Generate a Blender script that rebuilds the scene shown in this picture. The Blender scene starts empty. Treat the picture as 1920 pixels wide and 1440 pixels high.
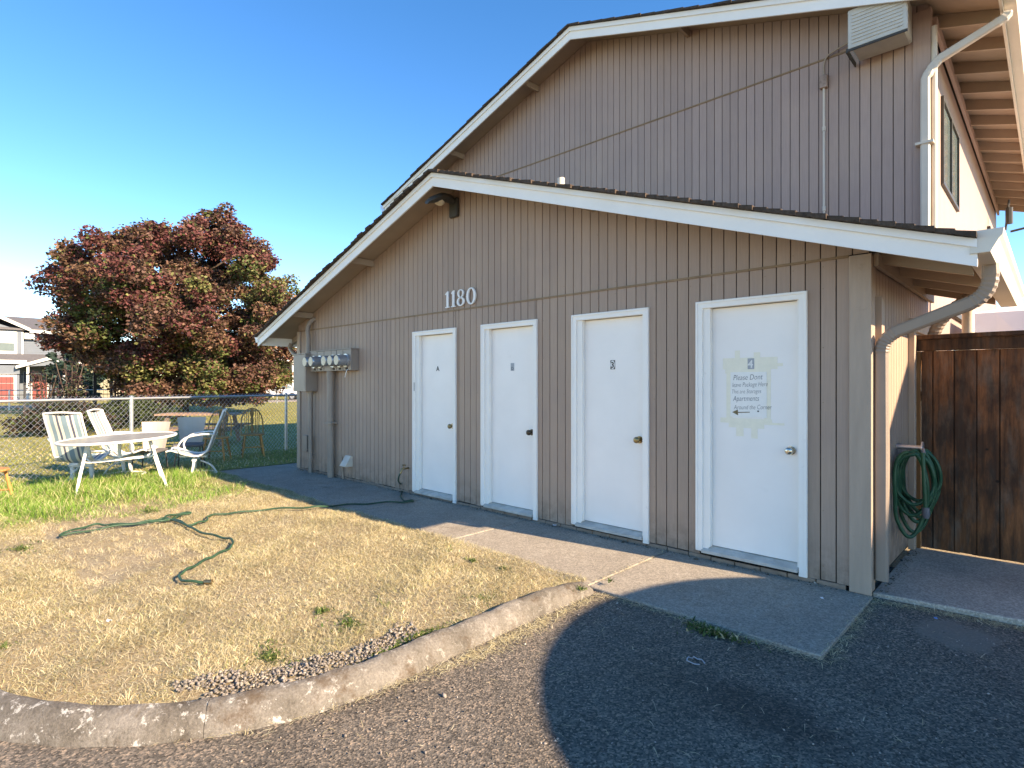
import bpy, math, random
import numpy as np
from mathutils import Vector, Matrix
random.seed(7); RNG = np.random.default_rng(7)
S = bpy.context.scene
COL = S.collection
PI = math.pi

# ------------------------------------------------------------------ camera, sky, sun, exposure
cam = bpy.data.cameras.new('camera'); camo = bpy.data.objects.new('camera', cam); COL.objects.link(camo)
cam.sensor_width = 36; cam.lens = 36*1066/1920; cam.clip_start = 0.05; cam.clip_end = 2000
camo.location = (0.925, -4.525, 1.45)
camo.rotation_euler = (PI/2, 0, math.radians(90-46.3))
S.camera = camo
SUN = Vector((1.99, 0.31, 1.0)).normalized()
w = bpy.data.worlds.new("World"); S.world = w; w.use_nodes = True
nt = w.node_tree; bg = nt.nodes['Background']
sky = nt.nodes.new('ShaderNodeTexSky'); sky.sky_type = 'NISHITA'; sky.sun_disc = False
sky.sun_elevation = math.asin(SUN.z); sky.sun_rotation = math.atan2(SUN.x, SUN.y)
sky.air_density = 0.6; sky.dust_density = 0.0; sky.ozone_density = 1.5; sky.altitude = 100
hs = nt.nodes.new('ShaderNodeHueSaturation'); hs.inputs['Hue'].default_value = .506; hs.inputs['Saturation'].default_value = 1.36; hs.inputs['Value'].default_value = .90
nt.links.new(sky.outputs[0], hs.inputs['Color']); nt.links.new(hs.outputs[0], bg.inputs[0]); bg.inputs[1].default_value = 0.15
sl = bpy.data.lights.new('sun', 'SUN'); sl.energy = 3.05; sl.angle = math.radians(0.5); sl.color = (1.0, 0.97, 0.93)
slo = bpy.data.objects.new('sun', sl); COL.objects.link(slo); slo.rotation_euler = SUN.to_track_quat('Z', 'Y').to_euler()
S.view_settings.view_transform = 'Standard'; S.view_settings.look = 'None'
S.view_settings.gamma = 1; S.view_settings.use_curve_mapping = False
S.view_settings.exposure = 2.06
S.view_settings.use_white_balance = True; S.view_settings.white_balance_temperature = 10300; S.view_settings.white_balance_tint = 15
S.render.engine = 'CYCLES'

# ------------------------------------------------------------------ materials
def new_mat(name):
    m = bpy.data.materials.new(name); m.use_nodes = True
    t = m.node_tree; b = t.nodes['Principled BSDF']
    return m, t, b
def sp(b, rough, spec=0.3, metal=0):
    b.inputs['Roughness'].default_value = rough; b.inputs['Metallic'].default_value = metal
    b.inputs['Specular IOR Level'].default_value = spec
def N(t, typ, **k):
    n = t.nodes.new(typ)
    for a, v in k.items():
        if a in n.inputs.keys() if hasattr(n.inputs, 'keys') else False: n.inputs[a].default_value = v
        else: setattr(n, a, v)
    return n
def coords(t, scale=(1, 1, 1), kind='Object'):
    tc = t.nodes.new('ShaderNodeTexCoord'); mp = t.nodes.new('ShaderNodeMapping')
    mp.inputs['Scale'].default_value = scale
    t.links.new(tc.outputs[kind], mp.inputs[0]); return mp.outputs[0]
def noise(t, vec, scale, detail=4, rough=.6, dist=0):
    n = t.nodes.new('ShaderNodeTexNoise'); n.inputs['Scale'].default_value = scale
    n.inputs['Detail'].default_value = detail; n.inputs['Roughness'].default_value = rough
    n.inputs['Distortion'].default_value = dist
    t.links.new(vec, n.inputs['Vector']); return n.outputs['Fac']
def ramp(t, fac, stops, interp='LINEAR'):
    r = t.nodes.new('ShaderNodeValToRGB'); r.color_ramp.interpolation = interp
    while len(r.color_ramp.elements) < len(stops): r.color_ramp.elements.new(.5)
    for e, (p, c) in zip(r.color_ramp.elements, stops):
        e.position = p; e.color = (c[0], c[1], c[2], 1) if hasattr(c, '__len__') else (c, c, c, 1)
    t.links.new(fac, r.inputs[0]); return r.outputs[0]
def mix(t, fac, a, b, mode='MIX'):
    m = t.nodes.new('ShaderNodeMix'); m.data_type = 'RGBA'; m.blend_type = mode
    for sock, v in ((m.inputs[0], fac), (m.inputs[6], a), (m.inputs[7], b)):
        if isinstance(v, (int, float)): sock.default_value = v
        elif isinstance(v, tuple): sock.default_value = (*v[:3], 1)
        else: t.links.new(v, sock)
    return m.outputs[2]
def math_(t, op, a, b=0):
    m = t.nodes.new('ShaderNodeMath'); m.operation = op
    for s, v in ((m.inputs[0], a), (m.inputs[1], b)):
        if isinstance(v, (int, float)): s.default_value = v
        else: t.links.new(v, s)
    return m.outputs[0]
def bump(t, b, h, strength=.3, dist=.01):
    n = t.nodes.new('ShaderNodeBump'); n.inputs['Strength'].default_value = strength; n.inputs['Distance'].default_value = dist
    t.links.new(h, n.inputs['Height']); t.links.new(n.outputs[0], b.inputs['Normal'])
def sc(c, k): return tuple(min(1, x*k) for x in c)
def mat(name, c, rough=.6, var=.12, scale=3, bs=.15, bscale=60, metal=0, spec=.3, stretch=(1, 1, 1), rand=0.0, dirt=0, dirtc=(.05, .04, .03), dscale=6):
    m, t, b = new_mat(name); v = coords(t, stretch); sp(b, rough, spec, metal)
    f = noise(t, v, scale)
    col = ramp(t, f, [(.3, sc(c, 1-var)), (.7, sc(c, 1+var))])
    if rand:
        oi = t.nodes.new('ShaderNodeObjectInfo')
        r = ramp(t, oi.outputs['Random'], [(0, 1-rand), (1, 1+rand*0)])
        col = mix(t, 1.0, col, r, 'MULTIPLY')
    if dirt:
        v2 = coords(t); d = noise(t, v2, dscale, 8, .7)
        dm = ramp(t, d, [(.66-.12*dirt, 0), (.80-.1*dirt, 1)])
        col = mix(t, math_(t, 'MULTIPLY', dm, dirt), col, dirtc)
    t.links.new(col, b.inputs['Base Color'])
    if bs: bump(t, b, noise(t, v, bscale, 3), bs)
    return m
def attr_mat(name, rough=.7, transl=.0, spec=.2):
    m, t, b = new_mat(name); sp(b, rough, spec)
    a = t.nodes.new('ShaderNodeAttribute'); a.attribute_name = 'Col'
    t.links.new(a.outputs['Color'], b.inputs['Base Color'])
    if transl:
        tr = t.nodes.new('ShaderNodeBsdfTranslucent'); t.links.new(a.outputs['Color'], tr.inputs[0])
        mx = t.nodes.new('ShaderNodeMixShader'); mx.inputs[0].default_value = transl
        t.links.new(b.outputs[0], mx.inputs[1]); t.links.new(tr.outputs[0], mx.inputs[2])
        t.links.new(mx.outputs[0], t.nodes['Material Output'].inputs[0])
    return m
TAUPE = (.405, .285, .222)
M = {}
def siding_mat(name, c):
    m, t, b = new_mat(name); sp(b, .62, .3)
    v = coords(t, (28, 28, 1.3)); g = noise(t, v, 3, 5, .6)
    v2 = coords(t); blot = noise(t, v2, 1.3, 5, .6); fine = noise(t, v2, 22, 6, .7)
    col = ramp(t, g, [(.25, sc(c, .90)), (.75, sc(c, 1.07))])
    col = mix(t, 1, col, ramp(t, blot, [(.3, (.92, .92, .94)), (.7, (1.05, 1.04, 1.0))]), 'MULTIPLY')
    oi = t.nodes.new('ShaderNodeObjectInfo')
    col = mix(t, 1, col, ramp(t, oi.outputs['Random'], [(0, .93), (1, 1.04)]), 'MULTIPLY')
    # small chips, nail heads and knots of bare dark wood
    chip = ramp(t, fine, [(.735, 0), (.76, 1)])
    col = mix(t, math_(t, 'MULTIPLY', chip, .55), col, (.10, .07, .05))
    # splashed dirt along the foot of the wall
    sx = t.nodes.new('ShaderNodeSeparateXYZ'); t.links.new(v2, sx.inputs[0])
    low = t.nodes.new('ShaderNodeMapRange'); low.inputs[1].default_value = .38; low.inputs[2].default_value = .03
    t.links.new(sx.outputs[2], low.inputs[0])
    dn = ramp(t, noise(t, v2, 9, 6, .7), [(.40, 0), (.62, 1)])
    col = mix(t, math_(t, 'MULTIPLY', math_(t, 'MULTIPLY', low.outputs[0], dn), .6), col, (.13, .09, .06))
    t.links.new(col, b.inputs['Base Color']); bump(t, b, g, .35, .004)
    return m
M['siding'] = siding_mat('taupe_siding_paint', TAUPE)
M['siding_up'] = siding_mat('upper_siding_paint', (.40, .288, .248))
M['sheath'] = mat('groove_dark_paint', (.05, .036, .027), .8)
M['trim'] = mat('taupe_trim_paint', (.41, .305, .235), .55, .08, 2, .3, 14, stretch=(8, 8, 1), dirt=.35, dirtc=(.12, .09, .06), dscale=8)
M['flash'] = mat('rusty_flashing_paint', (.26, .165, .095), .6, .15, 6, .1)
M['eave'] = mat('eave_tan_paint', (.37, .28, .21), .6, .08, 3, .1)
M['white'] = mat('white_fascia_paint', (.85, .83, .78), .5, .04, 2, .12, 40, dirt=.12, dirtc=(.4, .35, .28), dscale=4)
M['door'] = mat('white_door_paint', (.88, .83, .78), .42, .03, 2.2, .08, 20, dirt=.13, dirtc=(.42, .36, .28), dscale=5)
M['casing'] = mat('white_casing_paint', (.88, .84, .78), .5, .03, 3, .25, 18, dirt=.3, dirtc=(.38, .33, .28), dscale=10)
M['sill'] = mat('worn_sill', (.50, .47, .42), .55, .2, 8, .3, 40, dirt=.5, dirtc=(.16, .13, .10))
M['brick'] = mat('painted_brick', (.28, .20, .15), .8, .2, 9, .5, 50, dirt=.4)
M['gutter'] = mat('cream_gutter_paint', (.66, .61, .52), .45, .05, 3, .05)
M['pipe'] = mat('taupe_pipe_paint', (.30, .235, .19), .45, .08, 4, .08)
M['creampipe'] = mat('cream_pipe_paint', (.60, .52, .43), .45, .06, 4, .05)
M['shingle'] = mat('asphalt_shingle', (.085, .06, .045), .95, .35, 30, .8, 90, rand=.3)
M['meterglass'] = mat('meter_glass', (.35, .38, .40), .12, .1, 10, 0, spec=.6, metal=.5)
M['dial'] = mat('meter_dial', (.62, .52, .38), .4, .1, 30, 0)
M['metal'] = mat('galvanised_metal', (.50, .51, .52), .38, .12, 20, .05, metal=.75, spec=.5)
M['darkmetal'] = mat('dark_weathered_metal', (.055, .05, .042), .5, .2, 8, .1)
M['brass'] = mat('aged_brass', (.32, .23, .12), .3, .2, 20, 0, metal=.9)
M['steel'] = mat('satin_steel', (.62, .58, .50), .22, .05, 20, 0, metal=1)
M['bronze'] = mat('bronze_knob', (.08, .06, .045), .35, .1, 20, 0, metal=.7)
M['ink'] = mat('black_ink', (.02, .02, .02), .6, .1, 20, 0)
M['pencil'] = mat('faded_ink', (.09, .09, .10), .7, .2, 20, 0)
M['brownink'] = mat('brown_marker', (.20, .15, .08), .7, .3, 60, 0)
M['greyplate'] = mat('grey_plate', (.36, .38, .40), .5, .1, 40, 0)
M['blackplate'] = mat('black_plate', (.05, .05, .05), .5, .1, 40, 0)
M['paper'] = mat('old_paper', (.84, .82, .77), .7, .03, 20, .1, 60)
M['tape'] = mat('yellowed_tape', (.85, .79, .64), .45, .04, 20, .15, 40)
M['numeral'] = mat('white_numeral', (.80, .79, .76), .45, .03, 10, 0)
M['glass'] = mat('window_glass', (.13, .17, .17), .06, .1, 2, 0, spec=.8)
M['blind'] = mat('white_blind', (.55, .56, .54), .6, .04, 5, 0)
M['hose'] = mat('green_hose', (.012, .085, .045), .38, .15, 20, .05)
M['hosefaded'] = mat('faded_green_hose', (.022, .065, .038), .5, .3, 12, .05, dirt=.5, dirtc=(.35, .30, .18), dscale=30)
M['plasticgrey'] = mat('grey_nozzle', (.13, .14, .16), .35)
def wood_mat(name, a, bcol, grey=0):
    m, t, b = new_mat(name); sp(b, .7, .25)
    v = coords(t, (9, 9, .7)); g = noise(t, v, 3.2, 7, .65, .6)
    col = ramp(t, g, [(.28, a), (.50, sc(bcol, .55)), (.74, bcol)])
    v2 = coords(t)
    if grey:
        gm = ramp(t, noise(t, coords(t, (5, 5, 1.1)), 2.2, 6, .7), [(.47, 0), (.66, 1)])
        col = mix(t, math_(t, 'MULTIPLY', gm, grey), col, (.12, .105, .09))
        dk = ramp(t, noise(t, coords(t, (2.4, 2.4, .8)), 2.0, 5, .7), [(.42, 1), (.62, 0)])
        col = mix(t, math_(t, 'MULTIPLY', dk, .75), col, (.018, .014, .012))
    oi = t.nodes.new('ShaderNodeObjectInfo')
    col = mix(t, 1, col, ramp(t, oi.outputs['Random'], [(0, (.45, .50, .55)), (1, (1.7, 1.35, 1.15))]), 'MULTIPLY')
    kn = t.nodes.new('ShaderNodeTexVoronoi'); kn.inputs['Scale'].default_value = 4.3; t.links.new(v2, kn.inputs[0])
    col = mix(t, ramp(t, kn.outputs['Distance'], [(.035, 1), (.07, 0)]), col, (.02, .012, .008))
    t.links.new(col, b.inputs['Base Color']); bump(t, b, g, .5, .006)
    return m
M['fencewood'] = wood_mat('weathered_cedar', (.035, .022, .014), (.25, .118, .056), .8)
M['fenceorange'] = wood_mat('sunlit_cedar', (.20, .09, .035), (.38, .19, .08))  # sunlight on the end post put into a lighter orange wood colour
M['oak'] = wood_mat('golden_oak', (.40, .20, .07), (.62, .36, .15))
M['picnic'] = wood_mat('picnic_plank', (.22, .16, .12), (.42, .33, .26))
M['whitemetal'] = mat('white_powder_coat', (.76, .75, .71), .4, .04, 10, 0)
M['tabletop'] = mat('frosted_table_glass', (.30, .285, .24), .35, .12, 6, 0, spec=.5)
M['beige'] = mat('beige_plastic', (.46, .40, .33), .35, .06, 4, 0)
M['greyseat'] = mat('grey_seat_fabric', (.14, .13, .13), .7)
M['tent'] = mat('white_canopy_cloth', (.80, .80, .82), .6, .03, 3, .1, 8)
M['plasticwhite'] = mat('aged_white_plastic', (.52, .50, .44), .5, .08, 6, .05, dirt=.4, dirtc=(.10, .08, .06), dscale=7)
M['leaf'] = attr_mat('tree_leaves', .6, .12, .15)
M['grass'] = attr_mat('grass_blades', .6, .25)
M['stone'] = attr_mat('loose_stones', .85, 0)
M['bark'] = mat('bark', (.09, .065, .05), .9, .3, 8, .8, 30, stretch=(3, 3, .6))
def stripes_mat():
    m, t, b = new_mat('striped_sling_cloth'); sp(b, .75, .2)
    tc = t.nodes.new('ShaderNodeTexCoord'); s = t.nodes.new('ShaderNodeSeparateXYZ')
    t.links.new(tc.outputs['UV'], s.inputs[0])
    W = (.66, .62, .52); B = (.20, .29, .33); D = (.10, .11, .15)
    col = ramp(t, s.outputs[0], [(0, W), (.08, B), (.19, W), (.25, D), (.31, W), (.39, B), (.54, W), (.62, D), (.68, W), (.76, B), (.88, W)], 'CONSTANT')
    t.links.new(col, b.inputs['Base Color']); return m
M['sling'] = stripes_mat()
def concrete(name, c, c2, speck, dirtc, low=.5):
    m, t, b = new_mat(name); sp(b, .85, .25); v = coords(t)
    col = ramp(t, noise(t, v, 1.6, 7, .65), [(.3, c2), (.68, c)])
    col = mix(t, 1, col, ramp(t, noise(t, v, 130, 3, .8), [(.32, (1-speck,)*3), (.66, (1+speck*.6,)*3)]), 'MULTIPLY')
    vo = t.nodes.new('ShaderNodeTexVoronoi'); vo.inputs['Scale'].default_value = 95; t.links.new(v, vo.inputs[0])
    col = mix(t, 1, col, ramp(t, vo.outputs['Color'], [(.2, (.74, .73, .72)), (.8, (1.2, 1.18, 1.15))]), 'MULTIPLY')
    st = ramp(t, noise(t, v, 3.3, 8, .75, .5), [(.54, 0), (.72, 1)])
    col = mix(t, math_(t, 'MULTIPLY', st, low), col, dirtc)
    t.links.new(col, b.inputs['Base Color'])
    bump(t, b, noise(t, v, 110, 3, .7), .5, .003); return m
M['concrete'] = concrete('walk_concrete', (.38, .335, .28), (.28, .245, .205), .3, (.13, .10, .075))
M['slab'] = concrete('grey_slab_concrete', (.50, .455, .385), (.35, .315, .265), .16, (.14, .115, .09))
def asphalt():
    m, t, b = new_mat('worn_asphalt'); sp(b, .9, .25); v = coords(t)
    col = ramp(t, noise(t, v, 1.1, 6, .6), [(.3, (.122, .104, .084)), (.7, (.182, .157, .130))])
    vo = t.nodes.new('ShaderNodeTexVoronoi'); vo.inputs['Scale'].default_value = 115; t.links.new(v, vo.inputs[0])
    col = mix(t, 1, col, ramp(t, vo.outputs['Color'], [(.15, (.38,)*3), (.6, (1.0,)*3), (.92, (2.2, 1.95, 1.75))]), 'MULTIPLY')
    col = mix(t, 1, col, ramp(t, noise(t, v, 34, 5, .8), [(.34, .78), (.62, 1.14)]), 'MULTIPLY')
    sx = t.nodes.new('ShaderNodeSeparateXYZ'); t.links.new(v, sx.inputs[0])
    def spot(cx, cy, rx, ry, soft, amt, colr, base):
        dx = math_(t, 'DIVIDE', math_(t, 'SUBTRACT', sx.outputs[0], cx), rx)
        dy = math_(t, 'DIVIDE', math_(t, 'SUBTRACT', sx.outputs[1], cy), ry)
        d = math_(t, 'SQRT', math_(t, 'ADD', math_(t, 'MULTIPLY', dx, dx), math_(t, 'MULTIPLY', dy, dy)))
        d = math_(t, 'ADD', d, math_(t, 'MULTIPLY', math_(t, 'SUBTRACT', noise(t, v, 5, 6, .7), .5), 1.4))
        return mix(t, math_(t, 'MULTIPLY', ramp(t, d, [(1-soft, 1), (1.0, 0)]), amt), base, colr)
    col = spot(-.02, -1.9, .55, .28, .7, .55, (.022, .019, .017), col)     # oil stain
    col = spot(.50, -.32, .22, .26, .25, .8, (.20, .175, .145), col)        # patch of cement
    col = mix(t, math_(t, 'MULTIPLY', ramp(t, noise(t, v, 2.2, 7, .7), [(.60, 0), (.78, 1)]), .45), col, (.20, .165, .12))
    t.links.new(col, b.inputs['Base Color'])
    bump(t, b, vo.outputs['Distance'], .6, .004); return m
M['asphalt'] = asphalt()
def kerbmat():
    m, t, b = new_mat('lichened_kerb_concrete'); sp(b, .9, .2); v = coords(t)
    col = ramp(t, noise(t, v, 3, 8, .7), [(.3, (.085, .072, .058)), (.48, (.20, .178, .152)), (.72, (.34, .31, .275))])
    col = mix(t, 1, col, ramp(t, noise(t, v, 90, 3, .8), [(.3, .65), (.7, 1.25)]), 'MULTIPLY')
    li = ramp(t, noise(t, v, 15, 10, .78, .2), [(.56, 0), (.585, 1)])
    sx = t.nodes.new('ShaderNodeSeparateXYZ'); t.links.new(v, sx.inputs[0])
    mr = t.nodes.new('ShaderNodeMapRange'); mr.inputs[1].default_value = -2.2; mr.inputs[2].default_value = -3.4; mr.inputs[3].default_value = .25
    t.links.new(sx.outputs[1], mr.inputs[0])
    col = mix(t, math_(t, 'MULTIPLY', li, mr.outputs[0]), col, (.50, .48, .44))
    rs = ramp(t, noise(t, v, 5.5, 9, .75), [(.52, 0), (.64, 1)])
    col = mix(t, math_(t, 'MULTIPLY', rs, .7), col, (.10, .062, .036))
    t.links.new(col, b.inputs['Base Color']); bump(t, b, noise(t, v, 45, 8, .8), 1.0, .014); return m
M['kerb'] = kerbmat()
def lawnmat():
    m, t, b = new_mat('dry_lawn_soil'); sp(b, .95, .1); v = coords(t)
    straw = ramp(t, noise(t, coords(t, (1, 1, 1)), 55, 5, .8), [(.3, (.17, .125, .08)), (.55, (.38, .30, .19)), (.75, (.54, .45, .31))])
    dirt = ramp(t, noise(t, v, 42, 8, .85), [(.32, (.13, .10, .07)), (.5, (.33, .27, .19)), (.68, (.52, .44, .31))])
    col = mix(t, ramp(t, noise(t, v, 1.6, 6, .65), [(.42, 1), (.58, 0)]), straw, dirt)
    far = ramp(t, noise(t, v, 14, 6, .8), [(.3, (.13, .14, .035)), (.5, (.27, .25, .08)), (.7, (.42, .36, .16))])
    sx = t.nodes.new('ShaderNodeSeparateXYZ'); t.links.new(v, sx.inputs[0])
    mr = t.nodes.new('ShaderNodeMapRange'); mr.inputs[1].default_value = -6.8; mr.inputs[2].default_value = -8.6
    t.links.new(math_(t, 'ADD', sx.outputs[0], math_(t, 'MULTIPLY', noise(t, v, 1.5), 1.2)), mr.inputs[0])
    col = mix(t, mr.outputs[0], col, far)
    t.links.new(col, b.inputs['Base Color']); bump(t, b, noise(t, v, 60, 5, .8), .7, .02); return m
M['lawn'] = lawnmat()
M['road'] = mat('pale_road', (.30, .25, .21), .9, .1, 2, 0)
M['hgrey'] = mat('grey_lap_paint', (.13, .155, .185), .7, .04, 2, 0)
M['hwhite'] = mat('house_white_trim', (.58, .57, .55), .6, .03, 2, 0)
M['hroof'] = mat('grey_shingle_roof', (.12, .115, .12), .9, .15, 6, .2, 20)
M['hred'] = mat('faded_red_door', (.22, .05, .045), .6, .05, 2, 0)
M['hcream'] = mat('cream_stucco', (.42, .37, .29), .8, .05, 2, 0)
M['htan'] = mat('olive_lap_paint', (.27, .25, .18), .8, .05, 2, 0)
M['carpaint'] = mat('white_car_paint', (.6, .62, .66), .2, .02, 2, 0, spec=.6)
M['tyre'] = mat('tyre_rubber', (.02, .02, .02), .8, .1, 5, 0)
M['blackfence'] = mat('black_fence_paint', (.02, .022, .028), .5, .1, 5, 0)
M['tail'] = mat('tail_lamp_red', (.35, .03, .03), .3, .1, 5, 0)
M['litterwhite'] = mat('white_litter', (.75, .76, .78), .6, .05, 30, .3, 50)
M['litterblue'] = mat('blue_litter', (.03, .22, .50), .4)

# ------------------------------------------------------------------ object helpers
def wloc(o):
    v = Vector((0, 0, 0))
    while o is not None: v += o.location; o = o.parent
    return v
def tag(o, label=None, cat=None, group=None, kind=None):
    if label: o['label'] = label
    if cat: o['category'] = cat
    if group: o['group'] = group
    if kind: o['kind'] = kind
    return o
def empty(name, loc, label, cat, group=None, rz=0):
    o = bpy.data.objects.new(name, None); COL.objects.link(o); o.location = loc; o.rotation_euler.z = rz
    o.empty_display_size = .1
    return tag(o, label, cat, group)
class MB:
    def __init__(s): s.v = []; s.f = []; s.mi = []; s.k = 0; s.uv = None
    def add(s, vs, fs, k=None):
        n = len(s.v); s.v += [tuple(x) for x in vs]; s.f += [tuple(i+n for i in f) for f in fs]; s.mi += [s.k if k is None else k]*len(fs); return s
    def box(s, x0, x1, y0, y1, z0, z1, k=None):
        v = [(x, y, z) for z in (z0, z1) for y in (y0, y1) for x in (x0, x1)]
        return s.add(v, [(0, 2, 3, 1), (4, 5, 7, 6), (0, 1, 5, 4), (2, 6, 7, 3), (0, 4, 6, 2), (1, 3, 7, 5)], k)
    def obox(s, c, ax, ay, az, k=None):    # centre and three half-axis vectors
        c, ax, ay, az = map(Vector, (c, ax, ay, az))
        v = [c+ax*i+ay*j+az*l for l in (-1, 1) for j in (-1, 1) for i in (-1, 1)]
        return s.add(v, [(0, 2, 3, 1), (4, 5, 7, 6), (0, 1, 5, 4), (2, 6, 7, 3), (0, 4, 6, 2), (1, 3, 7, 5)], k)
    def bar(s, p, q, w, h, up=(0, 0, 1), k=None):
        p, q = Vector(p), Vector(q); d = (q-p); L = d.length/2; d.normalize(); u = Vector(up)
        sd = d.cross(u).normalized(); u = sd.cross(d).normalized()
        return s.obox((p+q)/2, d*L, sd*w/2, u*h/2, k)
    def prism(s, poly, a, b, axis='y', k=None):   # polygon in the other two axes, extruded a..b
        n = len(poly)
        def pt(p, t): return {'y': (p[0], t, p[1]), 'x': (t, p[0], p[1]), 'z': (p[0], p[1], t)}[axis]
        v = [pt(p, a) for p in poly]+[pt(p, b) for p in poly]
        f = [tuple(range(n)), tuple(range(2*n-1, n-1, -1))]+[(i, i+n, (i+1) % n+n, (i+1) % n) for i in range(n)]
        return s.add(v, f, k)
    def tube(s, path, r, n=8, k=None, cap=True, closed=False):
        P = [Vector(p) for p in path]; m = len(P)
        R = r if hasattr(r, '__len__') else [r]*m
        base = len(s.v); vs = []; fs = []; up = Vector((0, 0, 1)); prev = None
        for i in range(m):
            if closed: d = P[(i+1) % m]-P[i-1]
            else: d = P[min(i+1, m-1)]-P[max(i-1, 0)]
            if d.length < 1e-9: d = Vector((0, 0, 1))
            d.normalize()
            if prev is None:
                a = d.cross(up)
                if a.length < .05: a = d.cross(Vector((0, 1, 0)))
            else: a = prev-d*prev.dot(d)
            a.normalize(); prev = a; b = d.cross(a)
            vs += [P[i]+(a*math.cos(2*PI*j/n)+b*math.sin(2*PI*j/n))*R[i] for j in range(n)]
        for i in range(m if closed else m-1):
            i2 = (i+1) % m
            fs += [(i*n+j, i*n+(j+1) % n, i2*n+(j+1) % n, i2*n+j) for j in range(n)]
        if cap and not closed: fs += [tuple(range(n-1, -1, -1)), tuple((m-1)*n+j for j in range(n))]
        return s.add(vs, fs, k)
    def cyl(s, p, q, r, n=12, r2=None, k=None): return s.tube([p, q], [r, r if r2 is None else r2], n, k)
    def build(s, name, ms, parent=None, smooth=False, label=None, kind=None, bevel=0):
        me = bpy.data.meshes.new(name); off = wloc(parent) if parent else Vector((0, 0, 0))
        me.from_pydata([(a-off.x, b-off.y, c-off.z) for a, b, c in s.v], [], s.f)
        for m_ in (ms if isinstance(ms, (list, tuple)) else [ms]): me.materials.append(m_ if not isinstance(m_, str) else M[m_])
        me.polygons.foreach_set('material_index', s.mi)
        if smooth: me.polygons.foreach_set('use_smooth', [True]*len(s.f))
        import bmesh
        bm = bmesh.new(); bm.from_mesh(me); bmesh.ops.recalc_face_normals(bm, faces=bm.faces)
        if bevel: bmesh.ops.bevel(bm, geom=bm.edges[:], offset=bevel, segments=1, affect='EDGES', profile=.5)
        if smooth:
            for e in bm.edges:
                if len(e.link_faces) == 2 and e.calc_face_angle(0) > .9: e.smooth = False
        bm.to_mesh(me); bm.free()
        o = bpy.data.objects.new(name, me); COL.objects.link(o)
        if parent: o.parent = parent
        if label: o['label'] = label
        if kind: o['kind'] = kind
        return o
def np_mesh(name, V, F, m, colors=None, parent=None, kind='stuff'):
    V = np.asarray(V, dtype=np.float32); F = np.asarray(F, dtype=np.int32); k = F.shape[1]
    me = bpy.data.meshes.new(name); me.vertices.add(len(V)); me.vertices.foreach_set('co', V.ravel())
    me.loops.add(F.size); me.loops.foreach_set('vertex_index', F.ravel())
    me.polygons.add(len(F)); me.polygons.foreach_set('loop_start', np.arange(0, F.size, k, dtype=np.int32))
    me.update(calc_edges=True)
    me.materials.append(M[m])
    if colors is not None:
        a = me.color_attributes.new('Col', 'FLOAT_COLOR', 'POINT')
        c = np.ones((len(V), 4), dtype=np.float32); c[:, :3] = colors; a.data.foreach_set('color', c.ravel())
    o = bpy.data.objects.new(name, me); COL.objects.link(o)
    if parent: o.parent = parent
    if kind: o['kind'] = kind
    return o
def copy_tree(o, parent=None):
    c = o.copy(); COL.objects.link(c); c.parent = parent
    for ch in list(o.children): copy_tree(ch, c)
    return c
def spline(pts, n=8):
    P = [Vector(p) for p in pts]; out = []
    for i in range(len(P)-1):
        a = P[max(i-1, 0)]; b = P[i]; c = P[i+1]; d = P[min(i+2, len(P)-1)]
        for j in range(n):
            t = j/n; out.append(.5*((2*b)+(c-a)*t+(2*a-5*b+4*c-d)*t*t+(3*b-a-3*c+d)*t**3))
    out.append(P[-1]); return out
def text_mesh(name, body, size, m, parent, origin, u, vdir, ext=.001, shear=0, offset=0, sx=1.0, align='LEFT'):
    cu = bpy.data.curves.new(name, 'FONT'); cu.body = body; cu.size = size; cu.extrude = ext; cu.shear = shear; cu.offset = offset
    cu.align_x = align; cu.resolution_u = 3
    to = bpy.data.objects.new('tmp', cu); COL.objects.link(to)
    bpy.context.view_layer.update()
    me = bpy.data.meshes.new_from_object(to.evaluated_get(bpy.context.evaluated_depsgraph_get()))
    bpy.data.objects.remove(to)
    u, vdir = Vector(u), Vector(vdir); nrm = u.cross(vdir); off = wloc(parent); O = Vector(origin)
    for v in me.vertices: v.co = O+u*v.co.x*sx+vdir*v.co.y+nrm*v.co.z-off
    me.name = name; me.materials.clear(); me.materials.append(M[m])
    o = bpy.data.objects.new(name, me); COL.objects.link(o); o.parent = parent
    return o
# photo pixel -> ground point (used only to read positions off the photograph)
FR = 1066.; A_ = math.radians(46.3)
def gp(u, v, z=0.0):
    d = u-960; rx = -FR*math.cos(A_)+d*math.sin(A_); ry = FR*math.sin(A_)+d*math.cos(A_); t = (z-1.45)/(720-v)
    return (.925+t*rx, -4.525+t*ry, z)
def onx(u, v, X):
    d = u-960; rx = -FR*math.cos(A_)+d*math.sin(A_); ry = FR*math.sin(A_)+d*math.cos(A_); t = (X-.925)/rx
    return (-4.525+t*ry, 1.45+t*(720-v))

# ------------------------------------------------------------------ ground
def struct(mb, name, m, parent=None, **k):
    o = mb.build(name, m, parent, **k)
    if parent is None: o['kind'] = 'structure'
    return o
g = MB(); g.box(-400, 300, -300, 400, -.5, -.30); struct(g, 'ground', 'lawn')
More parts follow.
